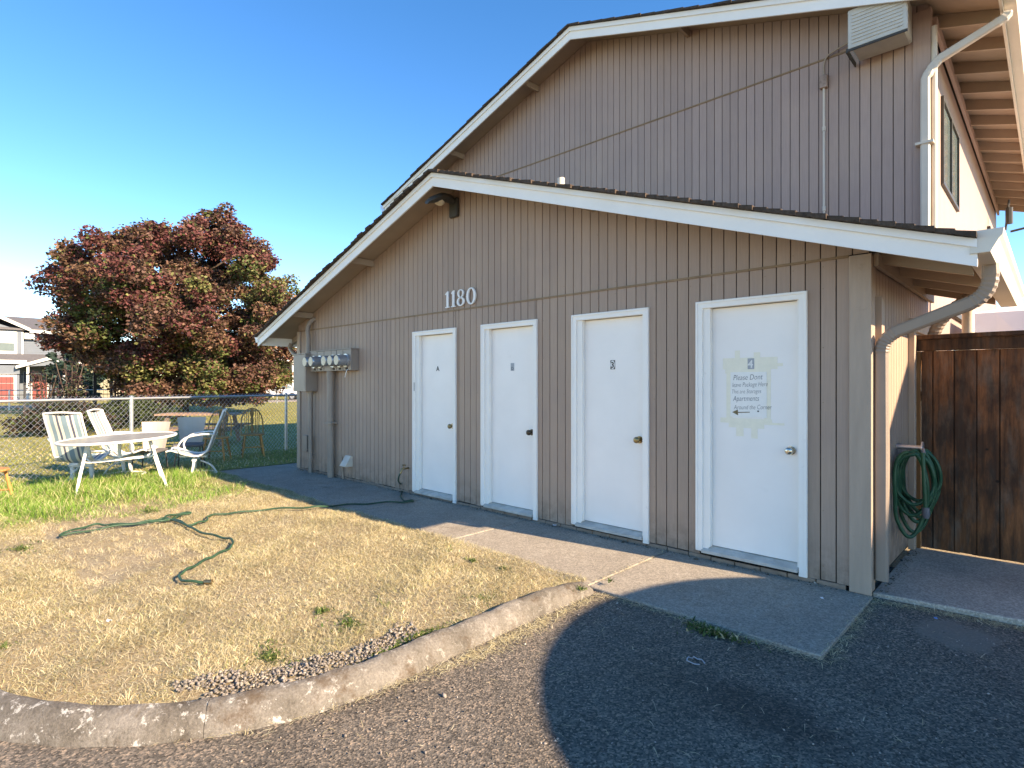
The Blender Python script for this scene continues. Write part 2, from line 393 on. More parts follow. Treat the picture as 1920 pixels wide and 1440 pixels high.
# asphalt: one sheet, fine enough to be uneven
def sheet(name, m, x0, x1, y0, y1, step, zf, keep=None):
    xs = np.linspace(x0, x1, int((x1-x0)/step)+1); ys = np.linspace(y0, y1, int((y1-y0)/step)+1)
    X, Y = np.meshgrid(xs, ys); Z = zf(X, Y); V = np.stack([X.ravel(), Y.ravel(), Z.ravel()], 1)
    nx = len(xs); i, j = np.meshgrid(np.arange(nx-1), np.arange(len(ys)-1)); a = (j*nx+i).ravel()
    F = np.stack([a, a+1, a+nx+1, a+nx], 1)
    if keep is not None:
        cx = V[F, 0].mean(1); cy = V[F, 1].mean(1); F = F[keep(cx, cy)]
    o = np_mesh(name, V, F, m, kind='structure'); return o
def wav(X, Y, a, s):
    return a*(np.sin(X*s*1.3+Y*s*.7)+np.sin(X*s*.6-Y*s*1.7+1.3)+.6*np.sin(X*s*2.9+Y*s*2.3+.4))/2.6
sheet('asphalt_lot', 'asphalt', -6, 16, -9, .9, .12, lambda X, Y: -.022+wav(X, Y, .006, 2.1)-.012*np.clip((X-.2), 0, 5))
g = MB(); g.box(-60, -6, -9, -4.1, -.3, -.03); g.box(16, 60, -9, 10, -.3, -.20)
struct(g, 'road', 'asphalt')
g = MB(); g.box(-60, 60, -60, -9.01, -.3, -.01); struct(g, 'bounce_lawn', 'lawn')  # unseen pale lawn behind the camera, added to bounce warm light
def arc_keep(cx, cy):
    ins = (cx < -1.56) & (cy > -4.28) & (cy < -1.17)
    corner = (cx > -2.97) & (cy < -2.9) & ((cx+2.97)**2+(cy+2.9)**2 > 1.41**2)
    return ins & ~corner
def lawnz(X, Y):
    return .028+wav(X, Y, .016, 2.6)+wav(X, Y, .008, 8.1)-.02*np.exp(-((Y+1.17)/.12)**2)
lawn = sheet('lawn', 'lawn', -9.2, -1.56, -4.28, -1.17, .06, lawnz, arc_keep)
field = sheet('field', 'lawn', -75, -9.17, -4.28, 75, .5, lambda X, Y: .004+wav(X, Y, .02, .7)*np.clip((-9.3-X)/3, 0, 1))
g = MB(); g.box(-49, -44, -30, 75, -.3, .03); struct(g, 'lane', 'road')

# walkway: one slab after another, joints between them
wk = MB(); wk.box(-9.14, .02, -1.17, .2, -.28, -.05); wk.box(-9.14, -8.5, .2, 3, -.28, -.05)
walk = struct(wk, 'walkway', 'sheath')
js = [.03, -1.51, -3.15, -4.83, -6.5, -9.16]
for i in range(len(js)-1):
    b = MB(); b.box(js[i+1]+.006, js[i]-.006, -1.185+random.uniform(-.008, .008), -.004, -.20, 0.0+random.uniform(-.003, .001))
    b.build('concrete_slab', 'concrete', walk, bevel=.006)
b = MB(); b.box(-9.16, -8.49, .012, 3.2, -.20, -.002); b.build('concrete_slab', 'concrete', walk, bevel=.006)
sl_ = MB(); sl_.prism([(.01, .03), (.9, .14), (2.6, .20), (2.6, 1.56), (.01, 1.56)], -.25, .012, 'z')
struct(sl_, 'concrete_pad', 'slab', bevel=.008)

# kerb: rounded profile swept down the straight and round the corner, in four castings
def kerbpath():
    P = [(-1.57, -1.23-.06*i, (1, 0)) for i in range(29)]
    for k in range(0, 31):
        a = -k/30*PI/2; P.append((-2.97+1.4*math.cos(a), -2.93+1.4*math.sin(a), (math.cos(a), math.sin(a))))
    for k in range(1, 120): P.append((-2.97-k*.25, -4.33, (0, -1)))
    return P
KP = kerbpath()
prof = [(0, -.12), (-.004, .05), (.01, .076), (.035, .088), (.07, .080), (.105, .055), (.135, .018), (.152, -.03), (.156, -.13)]
kerb_parts = [(0, 39), (39, 60), (60, 100), (100, len(KP)-1)]
kroot = tag(bpy.data.objects.new('kerb', None), kind='structure'); COL.objects.link(kroot)
for a, b_ in kerb_parts:
    mb = MB(); n = len(prof); vs = []; fs = []
    for i in range(a, b_+1):
        x, y, (ox, oy) = KP[i]
        if i == a and a > 0: y -= .004*(1 if a < 30 else 0); x -= .005*(1 if a >= 30 else 0)
        tz = 1.0 if i > 5 else .35+.65*i/6
        for (u, z) in prof:
            wob = random.uniform(-.004, .004)+.004*math.sin(i*1.7+u*40)
            vs.append((x+ox*(u+wob), y+oy*(u+wob), (z*tz if z > 0 else z)+random.uniform(-.004, .004)+(.006*math.sin(i*.9)*math.sin(i*.37) if z > .03 else 0)))
    m_ = b_-a
    for i in range(m_): fs += [(i*n+j, i*n+j+1, (i+1)*n+j+1, (i+1)*n+j) for j in range(n-1)]
    fs += [tuple(range(n)), tuple(m_*n+j for j in range(n-1, -1, -1))]
    mb.add(vs, fs); mb.build('kerb_stone', 'kerb', kroot, smooth=True)

# ------------------------------------------------------------------ the building
B = empty('storage_building', (0, 0, 0), 'taupe building numbered 1180 with four white doors under a low gable', 'building')
W = 8.47; SL = .333; APX = -4.25
Y2 = 2.56
def zt(x): return 3.90-abs(x-APX)*SL           # lower roof top at the rake
def zu(x): return 3.90-.048-abs(x-APX)*SL       # underside against the wall
def zt2(x): return 6.735-abs(x-APX)*SL*.98
def zu2(x): return zt2(x)-.048
doors = [(-5.195, -4.325), (-3.882, -3.018), (-2.563, -1.698), (-1.254, -.390)]
BELT = 2.35; BELT2 = 5.12
# backing walls
b = MB()
for (x0, x1) in zip([-W+.012]+[d[1]-.045 for d in doors], [d[0]+.045 for d in doors]+[-.012]):
    b.box(x0, x1, .012, .10, .03, 2.09)
b.prism([(-W+.012, 2.09), (-.012, 2.09), (-.012, zu(0)), (APX, zu(APX)), (-W+.012, zu(-W))], .012, .10)
b.box(-W+.012, -.012, .10, .14, .03, 2.3)     # inner lining behind the doors
front = b.build('front_wall', 'sheath', B)
boards = []
PT = .1016
def column(s0, s1, zl0, zh, plane, par, m, name='siding_board', gap=.0043, th=.014):
    a, c = s0+gap, s1-gap
    if c-a < .01: return
    z0, zh0, zh1 = zl0, zh(a), zh(c)
    pts = [(a, z0), (c, z0), (c, zh1), (a, zh0)]
    if a < APX < c and plane[0] == 'y' and zh1 != zh0: pts = [(a, z0), (c, z0), (c, zh1), (APX, zh(APX)), (a, zh0)]
    boards.append((pts, plane, par, m, th, (c-a)*(max(zh0, zh1)-z0)))
ncol = int(round(W/PT)); PT = W/ncol
for i in range(ncol):
    s0 = -W+i*PT; s1 = s0+PT
    column(s0, s1, BELT+.006, lambda x: zu(x)-.002, ('y', 0.0), front, 'siding')
    foot = .035+random.uniform(-.006, .006)
    cuts = [s0, s1]
    for d in doors:
        for e in (d[0]+.02, d[1]-.02):
            if s0+.020 < e < s1-.020: cuts.append(e)
    cuts.sort()
    for a, c in zip(cuts[:-1], cuts[1:]):
        mid = (a+c)/2; zb = foot
        if any(d[0]+.02 < mid < d[1]-.02 for d in doors): zb = 2.12
        column(a, c, zb, lambda x: BELT-.012, ('y', 0.0), front, 'siding')
# main front wall above the lower roof
b = MB(); b.prism([(-W+.012, 1.9), (-.012, 1.9), (-.012, zu2(0)), (APX, zu2(APX)), (-W+.012, zu2(-W))], Y2+.012, Y2+.10)
upper = b.build('upper_front_wall', 'sheath', B)
for i in range(ncol):
    s0 = -W+i*PT; s1 = s0+PT; mid = (s0+s1)/2
    zl = 3.90-abs(mid-APX)*SL-.10
    column(s0, s1, zl, lambda x: min(BELT2-.012, zu2(x)-.002), ('y', Y2), upper, 'siding_up')
    column(s0, s1, BELT2+.006, lambda x: zu2(x)-.002, ('y', Y2), upper, 'siding_up')
# side wall (x = 0): lower part y 0..Y2, full height beyond, far edge y = 11.6
YE = 11.6
b = MB(); b.box(-.10, -.012, .10, YE, .02, 2.34); b.box(-.10, -.012, Y2+.10, YE, 2.34, zu2(0)); side = b.build('side_wall', 'sheath', B)
nb = int(round(1.50/.1016))
for i in range(nb):
    s0 = .012+i*.1016; column(s0, s0+.1016, .05, lambda x: 2.33, ('x', 0.0), side, 'siding')
stuff_side = []
for i in range(int((YE-1.54)/.1016)):
    s0 = 1.54+i*.1016; stuff_side.append((s0+.0042, s0+.0974))
boards = [q for q in boards if q[5] > 0.0005]
vis = []
for q in boards:
    pts, plane, par, m, th, area = q
    c = sum(p[0] for p in pts)/len(pts)
    zc = (pts[0][1]+pts[2][1])/2
    P = Vector((c, plane[1], zc)) if plane[0] == 'y' else Vector((plane[1], c, zc))
    d = (P-camo.location).length
    bonus = 3 if plane == ('y', 0.0) else 1
    if plane == ('y', Y2) and P.z > 5.9: bonus = .3
    vis.append((area/d/d*bonus, q))
vis.sort(key=lambda a: -a[0])
def board_geom(mb, q):
    pts, plane, par, m, th, area = q
    if plane[0] == 'y': mb.prism(pts, plane[1], plane[1]+th, 'y')
    else: mb.prism(pts, plane[1]-th, plane[1], 'x')
lists = {}
for k, (s_, q) in enumerate(vis):
    if k < 290:
        mb = MB(); board_geom(mb, q); mb.build('siding_board', q[3], q[2])
    else:
        key = (q[2].name, q[3]); lists.setdefault(key, (MB(), q)); board_geom(lists[key][0], q)
for key, (mb, q) in lists.items(): mb.build('siding_boards', q[3], q[2], kind='stuff')
mb = MB()
for a, c in stuff_side:
    mb.box(-.013, 0, a, c, .05 if c < Y2+.1 else .05, 2.33 if c < Y2 else BELT2-.012-.02)
mb.build('siding_boards', 'siding_up', side, kind='stuff')
nm = MB()
for i in range(0, ncol, 2):
    xx = -W+i*PT+random.choice((.018, PT-.018))
    if any(d[0]-.03 < xx < d[1]+.03 for d in doors): zs = [2.28, 2.42, 2.9, 3.3]
    else: zs = [.12, .52, .92, 1.33, 1.73, 2.13, 2.28, 2.42, 2.82, 3.22]
    for zz in zs:
        zz += random.uniform(-.02, .02)
        if zz < zu(xx)-.05 and random.random() < .75: nm.cyl((xx, -.0008, zz), (xx, .004, zz), random.uniform(.0028, .0045), 6)
nm.build('nail_heads', 'flash', front, kind='stuff')
# belt flashings
b = MB(); b.box(-W, -.122, -.010, .012, BELT-.012, BELT+.006); b.build('belt_flashing', 'flash', front)
b = MB(); b.box(-W, 0, Y2-.010, Y2+.012, BELT2-.012, BELT2+.006); b.build('belt_flashing', 'flash', upper)
# corner boards, front and side
b = MB(); b.box(-.118, .018, -.022, -.0005, .0, BELT-.005); b.build('corner_board', 'trim', front, bevel=.003)
b = MB(); b.box(.0005, .018, .0, .085, .02, 2.33); b.build('corner_board', 'trim', side, bevel=.003)
b = MB(); b.box(-W-.018, -W+.09, -.022, -.0005, .02, BELT-.005); b.build('corner_board', 'trim', front, bevel=.003)
b = MB(); b.box(-.135, .018, Y2-.022, Y2-.0005, 2.4, zu2(0)-.05); b.build('corner_board', 'siding_up', upper, bevel=.003)
b = MB(); b.box(.0005, .018, Y2-.02, Y2+.09, 2.36, zu2(0)-.03); b.build('corner_board', 'siding_up', side, bevel=.003)
# left and rear walls
b = MB(); b.box(-W, -W+.1, .10, YE, .02, 2.34); b.box(-W, -W+.1, Y2+.1, YE, 2.34, zu2(-W)); b.build('left_wall', 'siding', B)
b = MB(); b.prism([(-W, .0), (0, .0), (0, zu2(0)), (APX, zu2(APX)), (-W, zu2(-W))], YE-.1, YE); b.build('rear_wall', 'siding', B)
# vertical battens on the shaded side wall
b = MB(); b.prism([(.165, .30), (.255, .30), (.255, 2.03), (.165, 2.07)], .0005, .042, 'x'); b.build('vertical_cover', 'trim', side)
b = MB(); b.box(.0005, .05, 1.41, 1.49, .02, 1.94); b.build('corner_post', 'trim', side, bevel=.004)
b = MB(); b.box(.0005, .03, 1.45, 2.6, 1.92, 2.02); b.build('ledger_board', 'trim', side)
# brick footing under the sills and siding
fb = MB()
nfb = 0
x = -W+.02
while x < -.14:
    L = .19; bb = MB(); bb.box(x, min(x+L, -.125), -.006, .011, -.02, .028+random.uniform(-.003, .003)); bb.build('footing_brick', 'brick', front, bevel=.003); x += L+.008; nfb += 1

# doors ------------------------------------------------------------
DZ = [(.046, .93), (.058, .93), (.066, .94), (.072, .947)]
for di, (x0, x1) in enumerate(doors):
    bot = DZ[di][0]; a = x0+.105; c = x1-.058+.0
    c = x1-.075
    d = MB(); d.box(a, c, .050, .085, bot+.035, 2.075)
    lab = ['door with a small black letter A', 'door with a faded letter D plate', 'door with a black and white number 3', 'door with a handwritten note and a number 4'][di]
    door = d.build('door', 'door', B, label=lab, bevel=.002)
    k = MB(); tw = .058
    k.prism([(x0, bot-.01), (x0+tw, bot-.01), (x0+tw, 2.135-tw), (x1-tw, 2.135-tw), (x1-tw, bot-.045), (x1, bot-.045), (x1, 2.135), (x0, 2.135)], -.020, -.0012)
    k.prism([(x0+.002, bot), (x0+.02, bot), (x0+.02, 2.135-.02), (x1-.02, 2.135-.02), (x1-.02, bot-.03), (x1-.002, bot-.03), (x1-.002, 2.133), (x0+.002, 2.133)], -.027, -.0201)
    k.build('casing', 'casing', door, bevel=.002)
    k = MB()   # jambs and head behind the casing
    k.box(x0+.045, a-.003, -.001, .10, bot, 2.11); k.box(c+.003, x1-.045, -.001, .10, bot, 2.11); k.box(a-.003, c+.003, -.001, .10, 2.08, 2.11)
    k.box(a-.003, a+.012, -.0005, .046, bot+.03, 2.08)
    k.build('jamb', 'casing', door)
    k = MB(); k.prism([(-.035, bot-.02), (-.035, bot+.005), (.05, bot+.03), (.10, bot+.03), (.10, bot-.02)], a-.05, c+.012, 'x')
    k.build('sill', 'sill', door, bevel=.002)
    kz = DZ[di][1]; kx = c-.055; mk = ['brass', 'bronze', 'brass', 'steel'][di]
    k = MB(); k.cyl((kx, .050, kz), (kx, .042, kz), .033, 16)
    k.tube([(kx, .043, kz), (kx, .020, kz), (kx, .012, kz), (kx, .0, kz), (kx, -.016, kz), (kx, -.024, kz)], [.013, .012, .022, .030, .028, .016], 16)
    k.cyl((kx, -.0235, kz), (kx, -.027, kz), .010, 10)
    k.build('knob', mk, door, smooth=True)
    px = [-4.751, -3.439, -2.12, -.822][di]; pz = [1.647, 1.640, 1.633, 1.611][di]
    if di == 0: text_mesh('letter', 'A', .085, 'ink', door, (px-.028, .049, pz-.03), (1, 0, 0), (0, 0, 1), .0006, 0, .002)
    else:
        k = MB(); k.box(px-.026, px+.026, .0475, .0499, pz-.043, pz+.043)
        pl = k.build('number_plate', 'greyplate' if di != 2 else 'blackplate', door)
        if di == 1: text_mesh('letter', 'D', .05, 'pencil', door, (px-.018, .0468, pz-.035), (1, 0, 0), (0, 0, 1), .0004)
        if di == 2:
            k = MB(); k.add([(px+.024*math.cos(q*PI/12), .0468, pz+.040*math.sin(q*PI/12)) for q in range(24)], [tuple(range(24))]); k.build('white_oval', 'numeral', door)
            text_mesh('digit', '3', .075, 'ink', door, (px-.020, .0460, pz-.027), (1, 0, 0), (0, 0, 1), .0004, 0, .002)
        if di == 3: text_mesh('digit', '4', .085, 'numeral', door, (px-.025, .0468, pz-.031), (1, 0, 0), (0, 0, 1), .0004, 0, .001)
m2 = MB(); m2.box(-5.150, -5.142, -.0285, -.0268, 1.36, 1.47); m2.build('latch_plate', 'ink', front)
# handwritten notice on door 4
nx0, nx1, nz0, nz1 = -.985, -.700, 1.185, 1.545
note = empty('paper_notice', (-.84, .046, 1.36), 'handwritten paper notice with a left arrow, taped to the white door nearest the corner', 'notice')
k = MB()
for (a, c, z0_, z1_) in ((-1.03, -.71, 1.535, 1.60), (-1.05, -.62, 1.57, 1.66), (-1.07, -.66, 1.135, 1.175), (-1.00, -.72, 1.10, 1.15), (-1.02, -.97, 1.17, 1.58), (-.72, -.67, 1.16, 1.58), (-.95, -.91, 1.60, 1.72), (-.80, -.75, 1.60, 1.70), (-.94, -.88, 1.03, 1.14), (-.82, -.77, 1.02, 1.13), (-.70, -.58, 1.585, 1.61), (-.96, -.57, 1.13, 1.15)):
    k.add([(a, .0488-random.random()*.0008, z0_), (c, .0488-random.random()*.0008, z0_+random.uniform(-.004, .004)), (c, .0486, z1_), (a, .0486, z1_)], [(0, 1, 2, 3)])
k.build('masking_tape', 'tape', note)
k = MB(); k.box(nx0, nx1, .0462, .0474, nz0, nz1); k.build('paper_sheet', 'paper', note)
lines = [('Please Dont', -.965, 1.480, .062, .85), ('leave Package Here', -.972, 1.425, .052, .76), ('This are Storages', -.978, 1.372, .048, .78), ('Apartments', -.965, 1.312, .060, .80), ('Around the Corner', -.958, 1.245, .052, .78)]
for tx, lx, lz, sz, sx_ in lines:
    text_mesh('handwriting', tx, sz, 'pencil', note, (lx, .0458, lz), (1, 0, .03), (0, 0, 1), .0002, .18, -.0008, sx_*.90)
k = MB(); k.add([(-.972, .0456, 1.222), (-.925, .0456, 1.245), (-.922, .0456, 1.197)], [(0, 1, 2)]); k.add([(-.925, .0456, 1.225), (-.83, .0456, 1.229), (-.83, .0456, 1.223), (-.925, .0456, 1.217)], [(0, 1, 2, 3)])
k.build('arrow', 'brownink', note)
k = MB(); k.add([(-.765+.008*math.cos(q*PI/5), .0456, 1.236+.006*math.sin(q*PI/5)) for q in range(10)], [tuple(range(10))]); k.build('ink_dot', 'ink', note)

# 1180 in raised serif numerals
def numeral(kind, x, z, h, mbx):
    y0, y1 = -.032, -.0135
    if kind == '1':
        s = .018
        mbx.prism([(x+.030, z+.012), (x+.062, z+.012), (x+.062, z+h), (x+.045, z+h), (x+.006, z+h-.030), (x+.006, z+h-.040), (x+.030, z+h-.034)], y0, y1)
        mbx.prism([(x+.008, z), (x+.084, z), (x+.084, z+.0115), (x+.008, z+.0115)], y0, y1)
    else:
        def ring(cx, cz, rx, rz, tx, tz, n=28):
            vs = []; fs = []
            for q in range(n):
                a = 2*PI*q/n
                for (rr, zz) in ((rx, rz), (rx-tx, rz-tz)):
                    for y in (y0, y1): vs.append((cx+rr*math.cos(a), y, cz+zz*math.sin(a)))
            for q in range(n):
                i, j = q*4, ((q+1) % n)*4
                fs += [(i, i+2, j+2, j), (i+1, j+1, j+3, i+3), (i, j, j+1, i+1), (i+2, i+3, j+3, j+2)]
            mbx.add(vs, fs)
        if kind == '0': ring(x+.085, z+h/2, .080, h/2, .034, .014)
        else: ring(x+.070, z+h*.265, .068, h*.265, .030, .013); ring(x+.070, z+h*.75, .056, h*.25, .023, .011)
    return mbx
for kch, xx in (('1', -4.515), ('1', -4.405), ('8', -4.295), ('0', -4.125)):
    mb = numeral(kch, xx, 2.385, .20, MB()); mb.build('house_numeral', 'numeral', front)

# lower roof ---------------------------------------------------------
YF = -.43; YB = Y2
roof = MB()
for sgn in (1, -1):
    xe = APX+sgn*4.80
    poly = [(APX, zt(APX)-.045), (xe, zt(xe)-.045), (xe, zt(xe)-.020), (APX, zt(APX)-.020)]
    roof.prism(poly, YF+.02, YB)
lower_roof = roof.build('lower_roof', 'eave', B)
def shingles(parent, xe_half, ztf, y0, y1, n, th=.012, side=(1, -1), yjit=.02):
    # courses from eave to ridge, each course lapping the one below, tabs of uneven length at the rake
    k = 0
    for sgn in side:
        L = xe_half/n
        for i in range(n):
            x0 = APX+sgn*(xe_half-i*L); x1 = APX+sgn*(xe_half-(i+1)*L-.02 if i < n-1 else 0)
            za, zb = ztf(x0), ztf(x1)
            ya = y0+random.uniform(-yjit, yjit*.3)
            mb = MB()
            mb.prism([(x0, za-.020), (x0, za+th*.9), (x1, zb+.001), (x1, zb-.020)], ya, y1)
            k += 1
            mb.build('shingle_course', 'shingle', parent)
shingles(lower_roof, 4.86, zt, YF-.055, YB, 52, th=.015, yjit=.03)
mb = MB()
for sgn in (1, -1):   # white barge boards with a raised top strip
    xe = APX+sgn*4.86
    m2 = MB(); m2.prism([(APX, zt(APX)-.175), (xe, zt(xe)-.175), (xe, zt(xe)-.022), (APX, zt(APX)-.022)], YF, YF+.018)
    bb = m2.build('barge_board', 'white', lower_roof)
    m2 = MB(); m2.prism([(APX, zt(APX)-.070), (xe, zt(xe)-.070), (xe, zt(xe)-.023), (APX, zt(APX)-.023)], YF-.020, YF-.0005)
    m2.build('edge_strip', 'white', bb)
    m2 = MB(); m2.prism([(APX, zt(APX)-.165), (xe, zt(xe)-.165), (xe, zt(xe)-.046), (APX, zt(APX)-.046)], YF+.0185, YF+.045)
    m2.build('fly_rafter', 'eave', bb)
for xo in (-7.95, -6.15, -2.3):    # lookout blocks carrying the overhang
    m2 = MB(); z = zt(xo)-.048; m2.obox((xo, (YF+.045)/2, z-.045), (.019, 0, 0), (0, (-YF-.048)/2, 0), (0, 0, .043)); m2.build('lookout', 'eave', lower_roof)
# rafter tails under the right-hand eave
def tails(parent, y0, y1, step, ztf, xin, xout, m='eave', h=.13):
    y = y0
    while y < y1:
        for sg in (1,):
            z0_, z1_ = ztf(xin)-.048, ztf(xout)-.048
            m2 = MB(); m2.prism([(xin, z0_-h), (xin, z0_), (xout, z1_), (xout, z1_-h+.02)], y, y+.038); m2.build('rafter_tail', m, parent)
        y += step
tails(lower_roof, .15, 2.5, .61, zt, .0205, .545)
m2 = MB(); m2.box(.0205, .05, .02, 2.5, 2.26, 2.345); m2.build('frieze_board', 'eave', lower_roof)
m2 = MB(); m2.box(.548, .575, YF+.05, YB+.1, 2.185, 2.26); m2.build('eave_board', 'gutter', lower_roof)
m2 = MB(); m2.box(-9.06, -9.035, YF+.05, YB, 2.12, 2.26); m2.build('eave_board', 'white', lower_roof)
for yy in (.15, .76, 1.37, 1.98):
    m2 = MB(); m2.prism([(-W, zt(-W)-.16), (-W, zt(-W)-.048), (-9.03, zt(-9.03)-.048), (-9.03, zt(-9.03)-.14)], yy, yy+.038); m2.build('rafter_tail', 'eave', lower_roof)
# K-profile gutters
def gutter(parent, xb, sgn, y0, y1, ztop, m, endcap=True, name='gutter'):
    pf = [(a_*1.2, b__) for a_, b__ in [(0, 0), (0, -.125), (.075, -.125), (.085, -.10), (.105, -.055), (.118, -.035), (.122, 0), (.112, 0), (.110, -.03), (.095, -.055), (.075, -.105), (.068, -.118), (.006, -.118), (.006, 0)]]
    mb = MB(); mb.prism([(xb+sgn*a, ztop+z) for a, z in pf], y0, y1)
    if endcap: 
        for (ya, yb_) in ((y0-.004, y0), (y1, y1+.004)): mb.prism([(xb+sgn*a, ztop+z) for a, z in pf[:7]], ya, yb_)
    return mb.build(name, m, parent)
gt = gutter(lower_roof, .577, 1, YF-.01, YB+.05, 2.305, 'gutter')
gutter(lower_roof, -9.062, -1, YF-.01, YB, 2.295, 'white')
def rect_pipe(path, w, h, parent, name, m, sideup=(0, 1, 0)):
    mb = MB(); P = [Vector(p) for p in path]
    vs = []; fs = []; sd = Vector(sideup); n = 8
    prof_ = [(-w/2, -h/2+.012), (-w/2+.012, -h/2), (w/2-.012, -h/2), (w/2, -h/2+.012), (w/2, h/2-.012), (w/2-.012, h/2), (-w/2+.012, h/2), (-w/2, h/2-.012)]
    for i, p in enumerate(P):
        d = (P[min(i+1, len(P)-1)]-P[max(i-1, 0)]).normalized(); a = (sd-d*sd.dot(d)).normalized(); c = d.cross(a)
        rib = 1.0+(.10 if i % 2 else 0)*(1 if 0 < i < len(P)-1 else 0)
        vs += [p+a*u*rib+c*v*rib for u, v in prof_]
    for i in range(len(P)-1): fs += [(i*n+j, i*n+(j+1) % n, (i+1)*n+(j+1) % n, (i+1)*n+j) for j in range(n)]
    fs += [tuple(range(n)), tuple((len(P)-1)*n+j for j in range(n-1, -1, -1))]
    mb.add(vs, fs); return mb.build(name, m, parent)
def elbow(p0, p1, p2, n=7):
    p0, p1, p2 = map(Vector, (p0, p1, p2)); return [(p0*(1-t)**2+p1*2*t*(1-t)+p2*t*t) for t in [i/n for i in range(n+1)]]
XG = .638
e1 = elbow((XG, .03, 2.12), (XG, .03, 2.00), (XG-.10, .033, 1.955), 14)
e2 = elbow((.15, .055, 1.805), (.062, .062, 1.76), (.062, .062, 1.66), 14)
rect_pipe([(XG, .03, 2.185)]+e1+e2+[(.062, .062, .95), (.062, .062, .10)], .062, .078, lower_roof, 'downspout', 'pipe')
# flexible spout and second leader further along the side wall
m2 = MB(); pp = spline([(.50, 1.55, 2.2), (.40, 1.5, 2.16), (.22, 1.55, 2.0), (.14, 1.62, 1.8), (.12, 1.66, 1.6)], 12)
m2.tube(pp, [.045+(.006 if i % 2 else 0) for i in range(len(pp))], 10); m2.build('flexible_spout', 'pipe', lower_roof)
m2 = MB(); m2.cyl((.30, Y2+.12, 2.9), (.30, Y2+.12, 1.2), .05, 12); m2.build('downspout', 'creampipe', lower_roof, smooth=True)
# left downspout elbow
m2 = MB(); m2.tube(spline([(-9.0, .12, 2.18), (-8.99, .10, 2.08), (-8.80, .08, 1.98), (-8.56, .06, 1.90), (-8.53, .06, 1.7), (-8.53, .06, .1)], 6), .035, 8); m2.build('downspout', 'pipe', lower_roof, smooth=True)
# roof vent pipe
m2 = MB(); zb = zt(-3.914); m2.cyl((-3.914, 1.5, zb-.05), (-3.914, 1.5, 4.235), .05, 12); m2.build('vent_pipe', 'creampipe', lower_roof, smooth=True)

# upper roof ---------------------------------------------------------
YU = Y2-.43
r2 = MB()
for sgn in (1, -1):
    xe = APX+sgn*4.80; r2.prism([(APX, zt2(APX)-.045), (xe, zt2(xe)-.045), (xe, zt2(xe)-.02), (APX, zt2(APX)-.02)], YU+.02, YE+.4)
upper_roof = r2.build('upper_roof', 'eave', B)
shingles(upper_roof, 4.86, zt2, YU-.05, YE+.4, 24, side=(-1, 1))
for sgn in (1, -1):
    xe = APX+sgn*4.86
    m2 = MB(); m2.prism([(APX, zt2(APX)-.20), (xe, zt2(xe)-.20), (xe, zt2(xe)-.022), (APX, zt2(APX)-.022)], YU, YU+.018); bb = m2.build('barge_board', 'white', upper_roof)
    m2 = MB(); m2.prism([(APX, zt2(APX)-.085), (xe, zt2(xe)-.085), (xe, zt2(xe)-.023), (APX, zt2(APX)-.023)], YU-.020, YU-.0005); m2.build('edge_strip', 'white', bb)
    m2 = MB(); m2.prism([(APX, zt2(APX)-.19), (xe, zt2(xe)-.19), (xe, zt2(xe)-.046), (APX, zt2(APX)-.046)], YU+.0185, YU+.05); m2.build('fly_rafter', 'eave', bb)
for xo in (-7.1, -5.25, -2.6): 
    m2 = MB(); m2.obox((xo, (YU+.05+Y2)/2, zt2(xo)-.095), (.019, 0, 0), (0, (Y2-YU-.055)/2, 0), (0, 0, .046)); m2.build('lookout', 'eave', upper_roof)
tails(upper_roof, Y2+.25, YE+.3, .61, zt2, .0205, .545, h=.14)
m2 = MB(); m2.box(.0205, .055, Y2+.1, YE, zt2(0)-.26, zt2(0)-.15); m2.build('frieze_board', 'siding_up', upper_roof)
m2 = MB(); m2.box(.548, .572, YU+.06, YE+.4, zt2(.56)-.20, zt2(.56)-.05); m2.build('eave_board', 'gutter', upper_roof)
gutter(upper_roof, .574, 1, YU-.01, YE+.4, zt2(.6)-.015, 'gutter')
gutter(upper_roof, -9.062, -1, YU-.01, YE, zt2(-9.06)-.03, 'metal')
e1 = elbow((.60, Y2+.02, 4.95), (.60, Y2+.0, 4.90), (.50, Y2-.0, 4.87), 6)
e2 = elbow((.10, Y2-.03, 4.70), (.045, Y2-.045, 4.67), (-.02, Y2-.075, 4.52), 7)
rect_pipe(e1+e2+[(-.02, Y2-.075, 3.6), (-.02, Y2-.075, 2.45)], .060, .075, upper_roof, 'downspout', 'creampipe')
m2 = MB(); m2.cyl((.045, Y2-.012, 2.4), (.045, Y2-.012, 5.05), .026, 10)
m2.box(-.10, .05, Y2-.12, Y2-.03, 3.86, 3.885); m2.build('conduit', 'creampipe', upper_roof, smooth=True)
# side window of the upper storey
wy0, wy1, wz0, wz1 = 3.36, 4.80, 3.68, 4.66
m2 = MB()
for (a, c, z0_, z1_) in ((wy0, wy1, wz0, wz0+.04), (wy0, wy1, wz1-.04, wz1), (wy0, wy0+.04, wz0+.0402, wz1-.0402), (wy1-.04, wy1, wz0+.0402, wz1-.0402), ((wy0+wy1)/2-.02, (wy0+wy1)/2+.02, wz0+.0402, wz1-.0402)):
    m2.box(.0002, .03, a, c, z0_, z1_)
wf = m2.build('window', 'darkmetal', side)
# ---- panes: kept at the third level under the side wall
for (a, c) in ((wy0+.041, (wy0+wy1)/2-.021), ((wy0+wy1)/2+.021, wy1-.041)):
    m2 = MB(); m2.box(.001, .008, a, c, wz0+.041, wz1-.041); m2.build('window_pane', 'glass', side)
